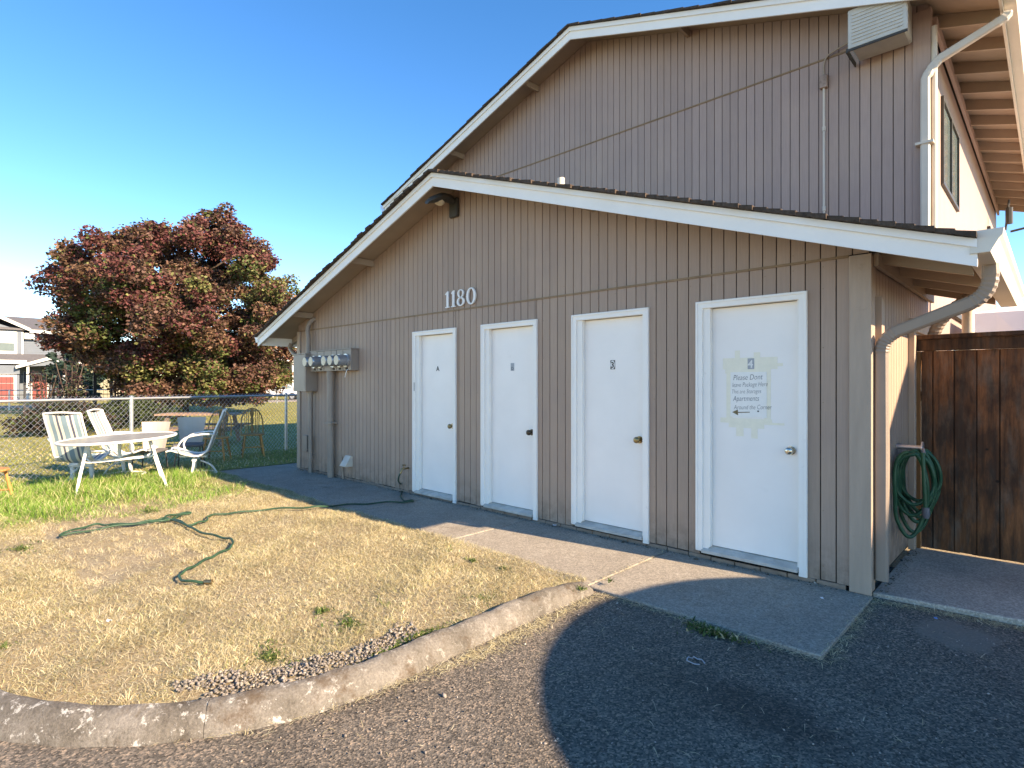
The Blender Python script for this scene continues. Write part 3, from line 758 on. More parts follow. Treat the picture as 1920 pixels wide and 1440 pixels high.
# lower side opening frames beyond the fence
m2 = MB(); m2.box(.001, .05, 4.2, 6.6, 2.28, 2.34); m2.box(.001, .05, 3.6, 5.0, 1.62, 1.72); m2.build('window_head', 'darkmetal', side)
m2 = MB(); m2.box(.001, .04, 3.9, 4.6, 1.72, 2.0); m2.build('window_sash', 'white', side)
m2 = MB(); m2.box(.001, .04, 7.4, 8.4, 2.32, 2.36); m2.build('lamp_bracket', 'darkmetal', side)

# wall lamp near the apex
m2 = MB(); m2.box(-4.42, -4.27, -.05, -.001, 3.47, 3.70); lamp = m2.build('wall_lamp', 'darkmetal', front, bevel=.01)
m2 = MB(); pp = [(-4.345, -.05, 3.66), (-4.345, -.12, 3.68), (-4.345, -.25, 3.66), (-4.345, -.38, 3.60), (-4.345, -.44, 3.56)]
vs = []; fs = []; n = 10
for i, (p, (rw, rh)) in enumerate(zip(pp, ((.05, .04), (.075, .05), (.105, .055), (.09, .04), (.04, .02)))):
    vs += [(p[0]+rw*math.cos(2*PI*j/n), p[1], p[2]+rh*math.sin(2*PI*j/n)) for j in range(n)]
for i in range(4): fs += [(i*n+j, i*n+(j+1) % n, (i+1)*n+(j+1) % n, (i+1)*n+j) for j in range(n)]
fs += [tuple(range(n)), tuple(4*n+j for j in range(n))]
m2.add(vs, fs); m2.build('lamp_head', 'darkmetal', front, smooth=True)
m2 = MB(); m2.cyl((-4.345, -.26, 3.612), (-4.345, -.27, 3.585), .07, 12, .05); m2.build('lamp_lens', 'dial', front)

# air conditioner high on the upper wall
ac = empty('air_conditioner', (-.33, Y2-.02, 4.93), 'aged white window air conditioner high on the upper wall beside the corner', 'air conditioner')
m2 = MB(); m2.box(-.62, -.135, Y2-.36, Y2-.0225, 4.94, 5.32); m2.build('case', 'plasticwhite', ac, bevel=.02)
m2 = MB(); m2.box(-.64, -.12, Y2-.385, Y2-.3605, 4.93, 5.34); fr = m2.build('front_grille', 'plasticwhite', ac, bevel=.01)
for i in range(9):
    m2 = MB(); m2.box(-.60, -.16, Y2-.393, Y2-.3855, 4.98+i*.036, 4.996+i*.036); m2.build('louvre', 'plasticwhite', fr)
m2 = MB(); m2.box(-.655, -.64, Y2-.39, Y2-.023, 4.90, 4.945); m2.box(-.64, -.12, Y2-.40, Y2-.386, 4.905, 4.928); m2.build('bracket', 'darkmetal', ac)
# junction box with conduit
jb = empty('junction_box', (-.955, Y2, 4.86), 'small electrical box with thin conduit left of the air conditioner', 'electrical box')
m2 = MB(); m2.box(-1.0, -.92, Y2-.06, Y2-.0005, 4.78, 4.92); m2.build('box', 'siding_up', jb, bevel=.005)
m2 = MB(); m2.cyl((-.96, Y2-.025, 4.78), (-.96, Y2-.025, 2.75), .013, 8)
for zz in (3.4, 4.3): m2.cyl((-.96, Y2-.025, zz), (-.96, Y2-.025, zz+.05), .02, 8)
m2.build('lower_conduit', 'creampipe', jb, smooth=True)
m2 = MB(); m2.tube(spline([(-.96, Y2-.025, 4.92), (-.96, Y2-.025, 5.04), (-.93, Y2-.03, 5.12), (-.86, Y2-.04, 5.15), (-.63, Y2-.05, 5.20)], 6), .011, 8); m2.build('upper_conduit', 'eave', jb, smooth=True)

# electricity meters -------------------------------------------------
mc = empty('electric_meter_bank', (-7.3, 0, 1.3), 'row of five round glass electricity meters on taupe cabinets at the wall end', 'electric meters')
m2 = MB(); m2.box(-8.22, -7.79, -.21, -.0015, 1.33, 1.93); cb = m2.build('service_cabinet', 'pipe', mc, bevel=.006)
m2 = MB(); m2.box(-8.23, -7.78, -.218, -.0, 1.932, 1.945); m2.box(-8.19, -7.82, -.2125, -.2105, 1.37, 1.90); m2.build('cabinet_lid', 'pipe', mc)
m2 = MB(); m2.box(-7.785, -6.54, -.13, -.0015, 1.65, 1.965); m2.build('meter_cabinet', 'pipe', mc, bevel=.004)
m2 = MB(); m2.box(-7.79, -6.53, -.139, -.0, 1.967, 1.978)
m2.build('drip_cap', 'pipe', mc)
for xx in (-7.56, -7.34, -7.12, -6.96, -6.77):
    m2 = MB(); m2.box(xx, xx+.006, -.1325, -.1305, 1.66, 1.96); m2.build('panel_seam', 'sheath', mc)
for xx in (-7.64, -7.44, -7.04, -6.85, -6.66):
    m2 = MB(); m2.cyl((xx, -.131, 1.80), (xx, -.155, 1.80), .098, 20); em = m2.build('electric_meter', 'metal', mc, smooth=True)
    m2 = MB(); m2.tube([(xx, -.155, 1.80), (xx, -.20, 1.80), (xx, -.285, 1.80), (xx, -.30, 1.80)], [.082, .080, .078, .070], 20); m2.build('glass_cover', 'meterglass', em, smooth=True)
    m2 = MB(); m2.cyl((xx, -.3005, 1.80), (xx, -.304, 1.80), .068, 20); m2.build('dial', 'dial', em)
    m2 = MB(); m2.box(xx-.035, xx+.035, -.1335, -.1305, 1.665, 1.695); m2.build('name_plate', 'sheath', em)
m2 = MB(); m2.tube([(-6.62, -.14, 1.665), (-6.60, -.17, 1.64), (-6.64, -.17, 1.55)], .006, 5); m2.build('wire_end', 'white', mc)
m2 = MB(); m2.tube([(-7.90, -.07, 1.33), (-7.90, -.07, .22), (-7.90, -.07, .0)], .034, 12)
m2.cyl((-7.90, -.07, .22), (-7.90, -.07, .30), .045, 12); m2.cyl((-7.90, -.07, 1.29), (-7.90, -.07, 1.33), .045, 12); m2.build('conduit', 'pipe', mc, smooth=True)
m2 = MB(); m2.cyl((-7.23, -.075, 1.65), (-7.23, -.075, 0), .053, 16); m2.cyl((-7.23, -.075, 1.55), (-7.23, -.075, 1.65), .062, 16); m2.build('conduit', 'pipe', mc, smooth=True)
m2 = MB(); m2.box(-7.33, -7.10, -.135, -.13, .83, .86); m2.cyl((-7.12, -.14, .845), (-7.12, -.10, .845), .014, 8); m2.box(-7.31, -7.15, -.128, -.002, .83, .86); m2.build('pipe_strap', 'pipe', mc)
m2 = MB(); m2.tube(spline([(-7.95, -.08, 1.94), (-7.95, -.08, 2.2), (-7.96, -.09, 2.33), (-7.93, -.07, 2.45), (-7.88, .0, 2.53)], 5), .036, 12); m2.build('service_mast', 'pipe', mc, smooth=True)
m2 = MB(); m2.box(-8.18, -8.04, -.07, -.0015, .33, .60); m2.build('phone_box', 'pipe', mc, bevel=.008)
m2 = MB(); m2.cyl((-8.0, -.05, .38), (-8.0, -.05, .60), .026, 8); m2.tube([(-8.02, -.04, .38), (-8.03, -.03, .2), (-7.98, -.03, .05)], .006, 5); m2.build('phone_conduit', 'darkmetal', mc)
m2 = MB(); m2.obox((-6.98, -.02, .17), (.012, 0, .0), (0, .008, 0), (-.025, 0, .17)); m2.build('loose_board', 'trim', mc)
m2 = MB(); m2.prism([(-.0015, .36), (-.03, .37), (-.13, .22), (-.12, .21), (-.0015, .21)], -6.87, -6.71, 'x'); m2.build('dryer_vent', 'creampipe', front, label='small square dryer vent hood low on the wall')

# faucet with hose across the path
fa = MB(); fa.cyl((-5.30, -.0, .33), (-5.30, -.09, .33), .012, 8); fa.tube([(-5.30, -.07, .335), (-5.31, -.10, .33), (-5.32, -.12, .27)], .014, 8); fa.cyl((-5.30, -.08, .34), (-5.30, -.08, .375), .006, 6)
fa.tube([(-5.30+.028*math.cos(q), -.08+.028*math.sin(q), .378) for q in [i*PI/4 for i in range(8)]], .005, 5, closed=True); fa.build('faucet', 'brass', front, smooth=True)
pix = [(755, 915), (751, 931), (760, 939), (775, 938), (768, 941), (740, 941), (690, 944), (640, 947), (600, 950), (560, 952), (500, 955), (447, 961), (410, 964), (387, 969), (389, 974), (375, 979), (350, 984), (325, 975), (307, 972), (285, 976), (250, 981), (205, 984), (182, 983), (150, 990), (112, 1003), (144, 999), (200, 989), (260, 981), (310, 976), (340, 966), (358, 961), (335, 963), (312, 968), (307, 975), (325, 973), (345, 981), (361, 991), (385, 1000), (415, 1007), (434, 1012), (436, 1020), (428, 1029), (405, 1040), (386, 1049), (360, 1063), (342, 1073), (336, 1082), (350, 1090), (384, 1091)]
pts = [(-5.32, -.12, .27), (-5.34, -.14, .18)]+[gp(u, v, .018 if u > 600 else .064) for u, v in pix]
m2 = MB(); pp = spline(pts, 5)
m2.tube([(p.x, p.y, p.z+.006*math.sin(i*.9)) for i, p in enumerate(pp)], .0098, 7)
h1 = m2.build('garden_hose', 'hosefaded', smooth=True); tag(h1, 'long faded green hose running from the faucet across the dry grass', 'garden hose')
m2 = MB(); m2.cyl(pp[-1]-Vector((0, 0, 0)), pp[-1]+(pp[-1]-pp[-3]).normalized()*.05, .017, 8); m2.build('coupling', 'brass', h1)
# hung coil by the corner
hc = empty('hose_coil', (.02, .9, .9), 'dark green garden hose coiled on a hanger beside the wooden fence', 'garden hose')
m2 = MB(); loops = []
for L in range(8):
    cy = .72+L*.05; wx = .11+.012*((L*7) % 3); top = .93-.012*((L*5) % 3); bot = .27+.075*((L*3) % 4)+.02*(L % 2); ph = random.uniform(-.03, .03)
    c0 = .125+ph*.5
    for q in range(18):
        a = 2*PI*q/18+PI/2
        zz = (top+bot)/2+(top-bot)/2*math.sin(a); xx_ = c0+wx*math.cos(a)*(1.0 if zz > .6 else .72+.28*(zz-bot)/(.6-bot+.001))
        loops.append((max(.028, xx_), cy+.05*q/18+.04*math.cos(a)+(.02 if math.sin(a) < 0 else 0), zz))
loops.append((.20, 1.14, .75)); 
m2.tube(spline(loops, 3), .0145, 8); m2.build('coiled_hose', 'hose', hc, smooth=True)
m2 = MB(); m2.tube([(.20, .74, .93), (.205, .73, .82), (.215, .72, .62), (.22, .72, .50)], .0145, 8); m2.build('hose_tail', 'hose', hc, smooth=True)
m2 = MB(); m2.tube([(.22, .72, .52), (.222, .72, .47), (.222, .72, .44)], [.024, .026, .018], 10); m2.build('nozzle', 'plasticgrey', hc, smooth=True)
m2 = MB(); m2.cyl((.0015, .9, .95), (.17, .9, .95), .02, 10); m2.cyl((.17, .9, .95), (.18, .9, .95), .05, 12); m2.tube([(.19, .84, .95), (.20, .80, .93), (.20, .78, .86)], .008, 6); m2.build('hanger', 'metal', hc, smooth=True)

# ------------------------------------------------------------------ wooden fence on the right
fe = empty('wooden_fence', (.02, 1.56, 0), 'dark weathered cedar board fence with a top rail beside the concrete pad', 'fence')
x = .075; i = 0
while x < 5.4:
    wd = [.085, .145, .15, .145, .15, .14][i % 6]
    m2 = MB(); off = random.uniform(-.004, .004)
    m2.box(x+.004, x+wd-.004, 1.55+off*1.6, 1.568+off*1.6, .02+random.uniform(0, .012), 1.735); m2.build('fence_board', 'fencewood', fe)
    m2 = MB(); m2.box(x+wd-.035, x+wd+.035, 1.573, 1.589, .02, 1.735); m2.build('fence_board', 'fencewood', fe)
    x += wd; i += 1
m2 = MB(); m2.box(.022, .072, 1.535, 1.61, .012, 1.735); m2.build('post', 'fenceorange', fe)
for xx in (2.4, 4.8): m2 = MB(); m2.box(xx, xx+.09, 1.60, 1.69, 0, 1.735); m2.build('post', 'fencewood', fe)
m2 = MB(); m2.box(.01, 5.5, 1.528, 1.566, 1.737, 1.835); m2.build('top_rail', 'fencewood', fe, bevel=.003)
m2 = MB(); m2.box(-.0+.004, 5.5, 1.50, 1.64, 1.838, 1.875); m2.build('cap_rail', 'fencewood', fe, bevel=.004)
m2 = MB(); m2.box(.08, 5.4, 1.592, 1.63, .35, .44); m2.box(.08, 5.4, 1.592, 1.63, 1.3, 1.39); m2.build('back_rail', 'fencewood', fe)

# pop-up canopy behind the fence
tn = empty('canopy_tent', (1.7, 5.4, 0), 'white pop-up canopy tent behind the wooden fence', 'tent')
tx0, tx1, ty0, ty1, ev = .18, 3.1, 4.2, 7.1, 2.29
m2 = MB(); ax, ay, az = (tx0+tx1)/2, (ty0+ty1)/2, 2.82
n = 6; vs = []; cs = [(tx0, ty0), (tx1, ty0), (tx1, ty1), (tx0, ty1)]
for q in range(4):
    a, c = cs[q], cs[(q+1) % 4]
    rows = []
    for r in range(n+1):
        t = r/n; sag = -.10*math.sin(PI*t)
        for s_ in (0, 1):
            cc = (a, c)[s_]; rows.append((cc[0]+(ax-cc[0])*t, cc[1]+(ay-cc[1])*t, ev+(az-ev)*t+sag*.6))
    m2.add(rows, [(2*r, 2*r+1, 2*r+3, 2*r+2) for r in range(n)])
m2.build('canopy', 'tent', tn)
for q in range(4):
    a, c = cs[q], cs[(q+1) % 4]; m3 = MB(); rows = []
    for s_ in range(13):
        t = s_/12; wv = .012*math.sin(s_*2.2); p = (a[0]+(c[0]-a[0])*t, a[1]+(c[1]-a[1])*t); rows += [(p[0], p[1], ev), (p[0]+wv, p[1]+wv, ev-.33)]
    m3.add(rows, [(2*r, 2*r+2, 2*r+3, 2*r+1) for r in range(12)]); m3.build('valance', 'tent', tn)
    m3 = MB(); m3.box(a[0]-.02+.03*(1 if q in (0, 3) else -1), a[0]+.02+.03*(1 if q in (0, 3) else -1), a[1]-.02+.03*(1 if q < 2 else -1), a[1]+.02+.03*(1 if q < 2 else -1), -.1, ev); m3.build('leg', 'metal', tn)
# utility bracket and cable near the far eave
ub = empty('service_bracket', (.05, 10.8, 4.3), 'small metal cable bracket with insulators below the far eave', 'bracket')
m2 = MB(); m2.tube([(.0, 9.6, 4.15), (.25, 9.6, 4.35), (.30, 9.6, 4.9)], .02, 6); m2.cyl((.30, 9.6, 4.45), (.30, 9.6, 4.75), .055, 8); m2.box(.001, .05, 9.3, 9.45, 3.9, 4.4); m2.build('bracket_arm', 'darkmetal', ub)
m2 = MB(); m2.tube([(.32, 9.6, 4.3), (1.6, 9.9, 4.55), (6, 11, 5.3), (14, 13, 6.8)], .022, 6); cb_ = m2.build('overhead_cable', 'darkmetal'); tag(cb_, 'thick overhead service cable rising to the right from the far eave', 'cable')

# umbrella and shed added out of view at right to cast shade into the frame
um = empty('added_umbrella', (4.72, -.70, -.06), 'unseen round umbrella added to cast the curved shade on the asphalt', 'umbrella')
m2 = MB(); m2.cyl((4.72, -.70, -.06), (4.72, -.70, 2.55), .022, 10); m2.build('pole', 'whitemetal', um)
m2 = MB(); R_ = 1.60; n = 40; vs = [(4.72, -.70, 2.55)]+[(4.72+R_*math.cos(2*PI*q/n), -.70+R_*math.sin(2*PI*q/n), 2.2) for q in range(n)]
m2.add(vs, [(0, 1+q, 1+(q+1) % n) for q in range(n)]); m2.build('canopy', 'greyseat', um)
m2 = MB(); m2.cyl((4.72, -.70, -.06), (4.72, -.70, .03), .28, 20); m2.build('base', 'darkmetal', um)
nh = empty('added_shed', (8, 2.4, -.1), 'unseen gabled taupe shed added to shade the side wall and pad', 'shed')  # invented shed, shaped to throw shade on the side wall and pad
m2 = MB(); m2.prism([(1.10, -.1), (3.7, -.1), (3.7, 3.8), (2.4, 4.75), (1.10, 3.85)], 6.4, 10.5, 'x'); m2.build('wall', 'siding', nh)
for s_ in (-1, 1):
    m2 = MB(); m2.prism([(2.4, 4.77), (2.4+s_*1.33, 3.84), (2.4+s_*1.33, 3.89), (2.4, 4.83)], 6.35, 10.6, 'x'); m2.build('roof', 'shingle', nh)

# ------------------------------------------------------------------ chain-link fence
cf = empty('chain_link_fence', (-10.4, -2, 0), 'waist-high galvanised chain-link fence behind the patio furniture', 'fence')
FP = [(-9.12, -6.6), (-9.75, -4.2), (-10.33, -2.03), (-11.17, 1.02), (-12.0, 4.05), (-12.9, 7.2), (-13.8, 10.4)]
FH = 1.205
for p in FP:
    m2 = MB(); m2.cyl((p[0], p[1], -.1), (p[0], p[1], FH+.03), .030, 10); m2.tube([(p[0], p[1], FH+.03), (p[0], p[1], FH+.05)], [.036, .02], 10); m2.build('post', 'metal', cf, smooth=True)
m2 = MB(); m2.tube([(a, b_, FH) for a, b_ in FP], .021, 8); m2.build('top_rail', 'metal', cf, smooth=True)
m2 = MB()
for (a, c) in zip(FP[:-1], FP[1:]):
    A0, C0 = Vector((*a, 0)), Vector((*c, 0)); L = (C0-A0).length; d = (C0-A0)/L; nrm = Vector((-d.y, d.x, 0)); pitch = .082; H = 1.19; run = H*.95
    s_ = -run
    while s_ < L:
        for dr in (1, -1):
            p0, p1 = (s_, .04), (s_+run, .04+H+.03)
            if dr < 0: p0, p1 = (s_+run, .04), (s_, .04+H+.03)
            # clip to the bay
            (x0, z0), (x1, z1) = p0, p1
            if x0 > x1: x0, z0, x1, z1 = x1, z1, x0, z0
            if x1 <= 0 or x0 >= L: continue
            if x0 < 0: z0 += (z1-z0)*(0-x0)/(x1-x0); x0 = 0
            if x1 > L: z1 = z0+(z1-z0)*(L-x0)/(x1-x0); x1 = L
            off = nrm*(.028+.002*dr)
            m2.tube([A0+d*x0+Vector((0, 0, z0))+off, A0+d*x1+Vector((0, 0, z1))+off], .0030, 3, cap=False)
        s_ += pitch
m2.build('wire_mesh', 'metal', cf, kind='stuff')

# ------------------------------------------------------------------ garden furniture
# oval table
tb = empty('patio_table', (-8.28, -2.66, .03), 'oval white metal patio table with a frosted top standing in tall grass', 'table')
def ell(a, b_, n=40): return [(a*math.cos(2*PI*q/n), b_*math.sin(2*PI*q/n)) for q in range(n)]
tb.location = (0, 0, 0)
m2 = MB(); m2.prism(ell(.655, .50), .690, .700, 'z'); m2.build('table_top', 'tabletop', tb)
m2 = MB(); m2.tube([(x_, y_, .693) for x_, y_ in ell(.67, .515)], .018, 8, closed=True); m2.build('rim', 'whitemetal', tb, smooth=True)
for sx_ in (1, -1):
    for sy in (1, -1):
        m2 = MB(); m2.bar((.34*sx_, .20*sy, .685), (.50*sx_, .36*sy, 0), .03, .045, up=(0, 1, 0)); m2.build('leg', 'whitemetal', tb)
    m2 = MB(); m2.tube(spline([(.39*sx_, -.25, .45), (.31*sx_, 0, .40), (.39*sx_, .25, .45)], 5), .014, 6); m2.build('leg_brace', 'whitemetal', tb, smooth=True)
m2 = MB(); m2.bar((-.31, 0, .41), (.31, 0, .41), .03, .03); m2.build('cross_bar', 'whitemetal', tb)
m2 = MB(); m2.cyl((0, 0, .41), (0, 0, .69), .022, 10); m2.build('umbrella_tube', 'whitemetal', tb)
tb.location = (-8.27, -2.60, .02); tb.rotation_euler = (math.radians(1.5), math.radians(-2.6), math.radians(80))

SP = [(-.40, 1.02), (-.36, .90), (-.30, .76), (-.25, .62), (-.21, .50), (-.17, .40), (-.10, .335), (0, .315), (.12, .34), (.24, .385), (.33, .415), (.39, .40)]
def sling_chair(label, base=True):
    r = empty('sling_patio_chair', (0, 0, 0), label, 'patio chair', 'striped sling patio chairs')
    sp3 = spline([(x_, 0, z_) for x_, z_ in SP], 4)
    hw = .24
    for sy in (-1, 1):
        m2 = MB(); m2.tube([(p.x, sy*hw, p.z) for p in sp3], .014, 7); m2.build('side_rail', 'whitemetal', r, smooth=True)
        m2 = MB(); m2.tube(spline([(-.27, sy*hw, .64), (-.22, sy*(hw+.05), .655), (-.05, sy*(hw+.06), .65), (.13, sy*(hw+.06), .60), (.22, sy*(hw+.05), .48), (.20, sy*(hw+.02), .38)], 5), .014, 7); m2.build('armrest', 'whitemetal', r, smooth=True)
    # sling with uv across its width
    mb = MB(); nn = len(sp3); cols = 15; vs = []; fs = []
    for p in sp3:
        for j in range(cols):
            t = j/(cols-1); sag = .03*math.sin(PI*t); vs.append((p.x-.0-sag*.4, (t*2-1)*(hw-.01), p.z-sag))
    for i in range(nn-1): fs += [(i*cols+j, i*cols+j+1, (i+1)*cols+j+1, (i+1)*cols+j) for j in range(cols-1)]
    mb.add(vs, fs); so = mb.build('sling', 'sling', r, smooth=True)
    uvl = so.data.uv_layers.new(name='UVMap')
    for lp in so.data.loops: uvl.data[lp.index].uv = ((so.data.vertices[lp.vertex_index].co.y/(hw-.01)+1)/2, 0)
    m2 = MB(); m2.tube(spline([(-.40, -hw, 1.02), (-.42, 0, 1.035), (-.40, hw, 1.02)], 4), .014, 7); m2.build('top_rail', 'whitemetal', r, smooth=True)
    m2 = MB(); m2.tube([(.33, -hw, .415), (.33, hw, .415)], .012, 6); m2.tube([(-.17, -hw, .39), (-.17, hw, .39)], .012, 6); m2.build('cross_rail', 'whitemetal', r, smooth=True)
    m2 = MB(); m2.cyl((.02, -.16, .25), (.02, .16, .25), .034, 10); m2.bar((-.14, 0, .285), (.24, 0, .30), .10, .025)
    m2.bar((.02, -.13, .25), (.05, -.13, .03), .05, .03); m2.bar((.02, .13, .25), (.05, .13, .03), .05, .03)
    m2.build('swivel', 'whitemetal', r)
    m2 = MB(); m2.tube([(.0+.28*math.cos(q*PI/12), .26*math.sin(q*PI/12), .018) for q in range(24)], .015, 7, closed=True)
    m2.tube(spline([(-.28, 0, .02), (-.20, 0, .14), (-.05, 0, .22)], 4), .014, 6)
    m2.build('base_ring', 'whitemetal', r, smooth=True)
    return r
c1 = sling_chair('striped sling chair left of the oval table with its wide back to the camera')
c2 = copy_tree(c1); c2['label'] = 'striped sling chair seen side-on behind the middle of the oval table'
c3 = copy_tree(c1); c3['label'] = 'white framed sling chair right of the oval table at the path edge'
c1.location = (-9.33, -2.88, .02); c1.rotation_euler.z = math.radians(140)
c2.location = (-9.62, -2.28, .02); c2.rotation_euler.z = math.radians(58)
c3.location = (-8.98, -1.44, .01); c3.rotation_euler.z = math.radians(246)

def turned(mb, p, q, r, n=8):
    P, Q = Vector(p), Vector(q); ts = [0, .12, .2, .28, .34, .5, .62, .68, .76, 1]; rs = [.8, 1.05, .7, 1.15, .75, 1.2, .75, 1.1, .8, .65]
    mb.tube([P+(Q-P)*t for t in ts], [r*s_ for s_ in rs], n)
def windsor(label, group='wooden Windsor chairs'):
    r = empty('windsor_chair', (0, 0, 0), label, 'wooden chair', group)
    m2 = MB(); m2.prism([(.21*math.cos(a)*(1 if math.cos(a) < 0 else 1.05), .225*math.sin(a)) for a in [q*PI/12 for q in range(24)]], .425, .455, 'z'); m2.build('seat', 'oak', r, bevel=.008)
    for sx_ in (1, -1):
        for sy in (1, -1):
            m2 = MB(); turned(m2, (.13*sx_, .14*sy, .43), (.20*sx_, .20*sy, 0), .019); m2.build('leg', 'oak', r, smooth=True)
    for sy in (1, -1): m2 = MB(); m2.cyl((.17, .172*sy, .18), (-.17, .172*sy, .18), .010, 7); m2.build('stretcher', 'oak', r, smooth=True)
    m2 = MB(); m2.cyl((0, .172, .18), (0, -.172, .18), .010, 7); m2.build('stretcher', 'oak', r, smooth=True)
    def bow(t): a = PI*t; return Vector((-.17-.10*math.sin(a)**.6, .205*math.cos(a), .45+.50*min(1, math.sin(a))**.55 if math.sin(a) > 0 else .45))
    m2 = MB(); m2.tube([bow(t/24) for t in range(25)], .013, 8); m2.build('bow', 'oak', r, smooth=True)
    for yy in (-.14, -.105, -.07, .07, .105, .14):
        t = math.acos(yy/.205)/PI; top = bow(t); m2 = MB(); m2.tube([(-.165, yy*.85, .45), top], .007, 6); m2.build('spindle', 'oak', r, smooth=True)
    tz = bow(.5)
    m2 = MB(); pr = [(-.02, .45), (.02, .45), (.035, .55), (.018, .62), (.034, .70), (.022, .77), (.038, .84), (.028, .945), (-.028, .945), (-.038, .84), (-.022, .77), (-.034, .70), (-.018, .62), (-.035, .55)]
    vs = [(-.165-(z_-.45)*.21+dx_, y_, z_) for dx_ in (-.005, .005) for y_, z_ in pr]; n = len(pr)
    m2.add(vs, [tuple(range(n)), tuple(range(2*n-1, n-1, -1))]+[(i, i+n, (i+1) % n+n, (i+1) % n) for i in range(n)]); m2.build('splat', 'oak', r)
    return r
w1 = windsor('golden oak bow-back chair standing nearest the building, against the chain-link fence')
w2 = copy_tree(w1); w2['label'] = 'golden oak bow-back chair half hidden behind the white sling chair by the fence'
w3 = copy_tree(w1); w3['label'] = 'golden oak chair at the left edge with round seat and turned legs'
w1.location = (-10.72, .13, .0); w1.rotation_euler.z = math.radians(-18)
w2.location = (-10.52, -.62, .0); w2.rotation_euler.z = math.radians(-36)
w3.location = (-8.1, -3.98, .0); w3.rotation_euler.z = math.radians(62)

def shell_chair(label, group='beige moulded chairs'):
    r = empty('moulded_chair', (0, 0, 0), label, 'plastic chair', group)
    m2 = MB(); rows = []; zs = [(.43, .17), (.55, .185), (.72, .205), (.87, .225)]
    for z_, hw in zs:
        for j in range(7):
            t = j/6*2-1; rows.append((-.19-(z_-.43)*.16+.05*t*t, hw*t, z_))
    n = len(rows); back = [(x_-.018, y_, z_) for x_, y_, z_ in rows]
    f = [(i*7+j, i*7+j+1, i*7+j+8, i*7+j+7) for i in range(3) for j in range(6)]
    edge = [0, 1, 2, 3, 4, 5, 6, 13, 20, 27, 26, 25, 24, 23, 22, 21, 14, 7]
    f2 = [tuple(n+q for q in reversed(a)) for a in f]+[(edge[i], edge[(i+1) % 18], edge[(i+1) % 18]+n, edge[i]+n) for i in range(18)]
    m2.add(rows+back, f+f2); m2.build('backrest', 'beige', r)
    m2 = MB(); m2.prism([(-.20, -.20), (.22, -.22), (.24, 0), (.22, .22), (-.20, .20)], .385, .43, 'z'); m2.build('seat', 'greyseat', r, bevel=.012)
    for sx_ in (1, -1):
        for sy in (1, -1): m2 = MB(); m2.cyl((.15*sx_, .17*sy, .385), (.19*sx_, .21*sy, 0), .011, 8); m2.build('leg', 'darkmetal', r, smooth=True)
    return r
s1 = shell_chair('beige moulded chair just left of the oak chairs, its dark seat showing')
s2 = copy_tree(s1); s2['label'] = 'pale beige moulded chair whose back shows over the middle of the oval table'
s1.location = (-9.85, -1.28, 0); s1.rotation_euler.z = math.radians(-25)
s2.location = (-9.92, -1.86, -.06); s2.rotation_euler.z = math.radians(-38)
# picnic table beyond the fence
pt = empty('picnic_table', (0, 0, 0), 'weathered wooden picnic table beyond the chain-link fence', 'picnic table')
for i in range(5): m2 = MB(); m2.box(-.9, .9, -.37+i*.15, -.37+i*.15+.14, .71, .75); m2.build('top_plank', 'picnic', pt)
for yy in (-.75, -.60, .46, .61): m2 = MB(); m2.box(-.9, .9, yy, yy+.14, .42, .46); m2.build('bench_plank', 'picnic', pt)
for xx in (-.65, .65):
    m2 = MB(); m2.bar((xx, -.25, .70), (xx, -.60, 0), .04, .09, up=(1, 0, 0)); m2.build('leg', 'picnic', pt)
    m2 = MB(); m2.bar((xx, .25, .70), (xx, .60, 0), .04, .09, up=(1, 0, 0)); m2.build('leg', 'picnic', pt)
    m2 = MB(); m2.box(xx+.021, xx+.06, -.74, .74, .33, .418); m2.build('cross_beam', 'picnic', pt)
pt.location = (-13.9, .2, 0); pt.rotation_euler.z = math.radians(50)

# ------------------------------------------------------------------ grass, gravel, litter as real blades and stones
def blades(name, xy, z, length, width, lean, colors, label=None, cat=None):
    n = len(xy); ang = RNG.uniform(0, 2*PI, n); le = np.clip(RNG.normal(lean, .25, n), .05, 1.5)
    d = np.stack([np.cos(ang)*np.sin(le), np.sin(ang)*np.sin(le), np.cos(le)], 1)
    L = length*RNG.uniform(.5, 1.4, n); a2 = RNG.uniform(0, 2*PI, n)
    wv = np.stack([np.cos(a2), np.sin(a2), np.zeros(n)], 1)*(width*RNG.uniform(.6, 1.3, n))[:, None]/2
    P = np.stack([xy[:, 0], xy[:, 1], z], 1); droop = np.zeros((n, 3)); droop[:, 2] = -.15*L*np.sin(le)
    mid = P+d*(L*.55)[:, None]+np.array([0, 0, .0]); tip = P+d*L[:, None]*np.array([1.1, 1.1, .85])+droop
    V = np.stack([P-wv, P+wv, mid+wv*.7, mid-wv*.7, tip], 1).reshape(-1, 3)
    b0 = np.arange(n)*5
    F = np.concatenate([np.stack([b0, b0+1, b0+2], 1), np.stack([b0, b0+2, b0+3], 1), np.stack([b0+3, b0+2, b0+4], 1)])
    C = np.repeat(colors, 5, axis=0)
    o = np_mesh(name, V, F, 'grass', C); tag(o, label, cat, kind='stuff'); return o
def fld(x, y, s, k=0.): return (np.sin(x*s*1.1+y*s*.8+k)+np.sin(x*s*.7-y*s*1.5+2*k)+np.sin(x*s*2.3+y*s*1.9+k*3)*.6)/2.6
def pick(n, cols, p):
    c = np.array(cols)[RNG.choice(len(cols), n, p=p)]; return c*RNG.uniform(.75, 1.25, (n, 1))
STRAW = [(.58, .50, .30), (.48, .39, .22), (.68, .61, .42), (.35, .26, .13), (.32, .33, .13)]
n = 620000; xy = np.stack([RNG.uniform(-9.2, -1.58, n), RNG.uniform(-4.27, -1.10, n)], 1)
k = arc_keep(xy[:, 0], np.minimum(xy[:, 1], -1.175)) 
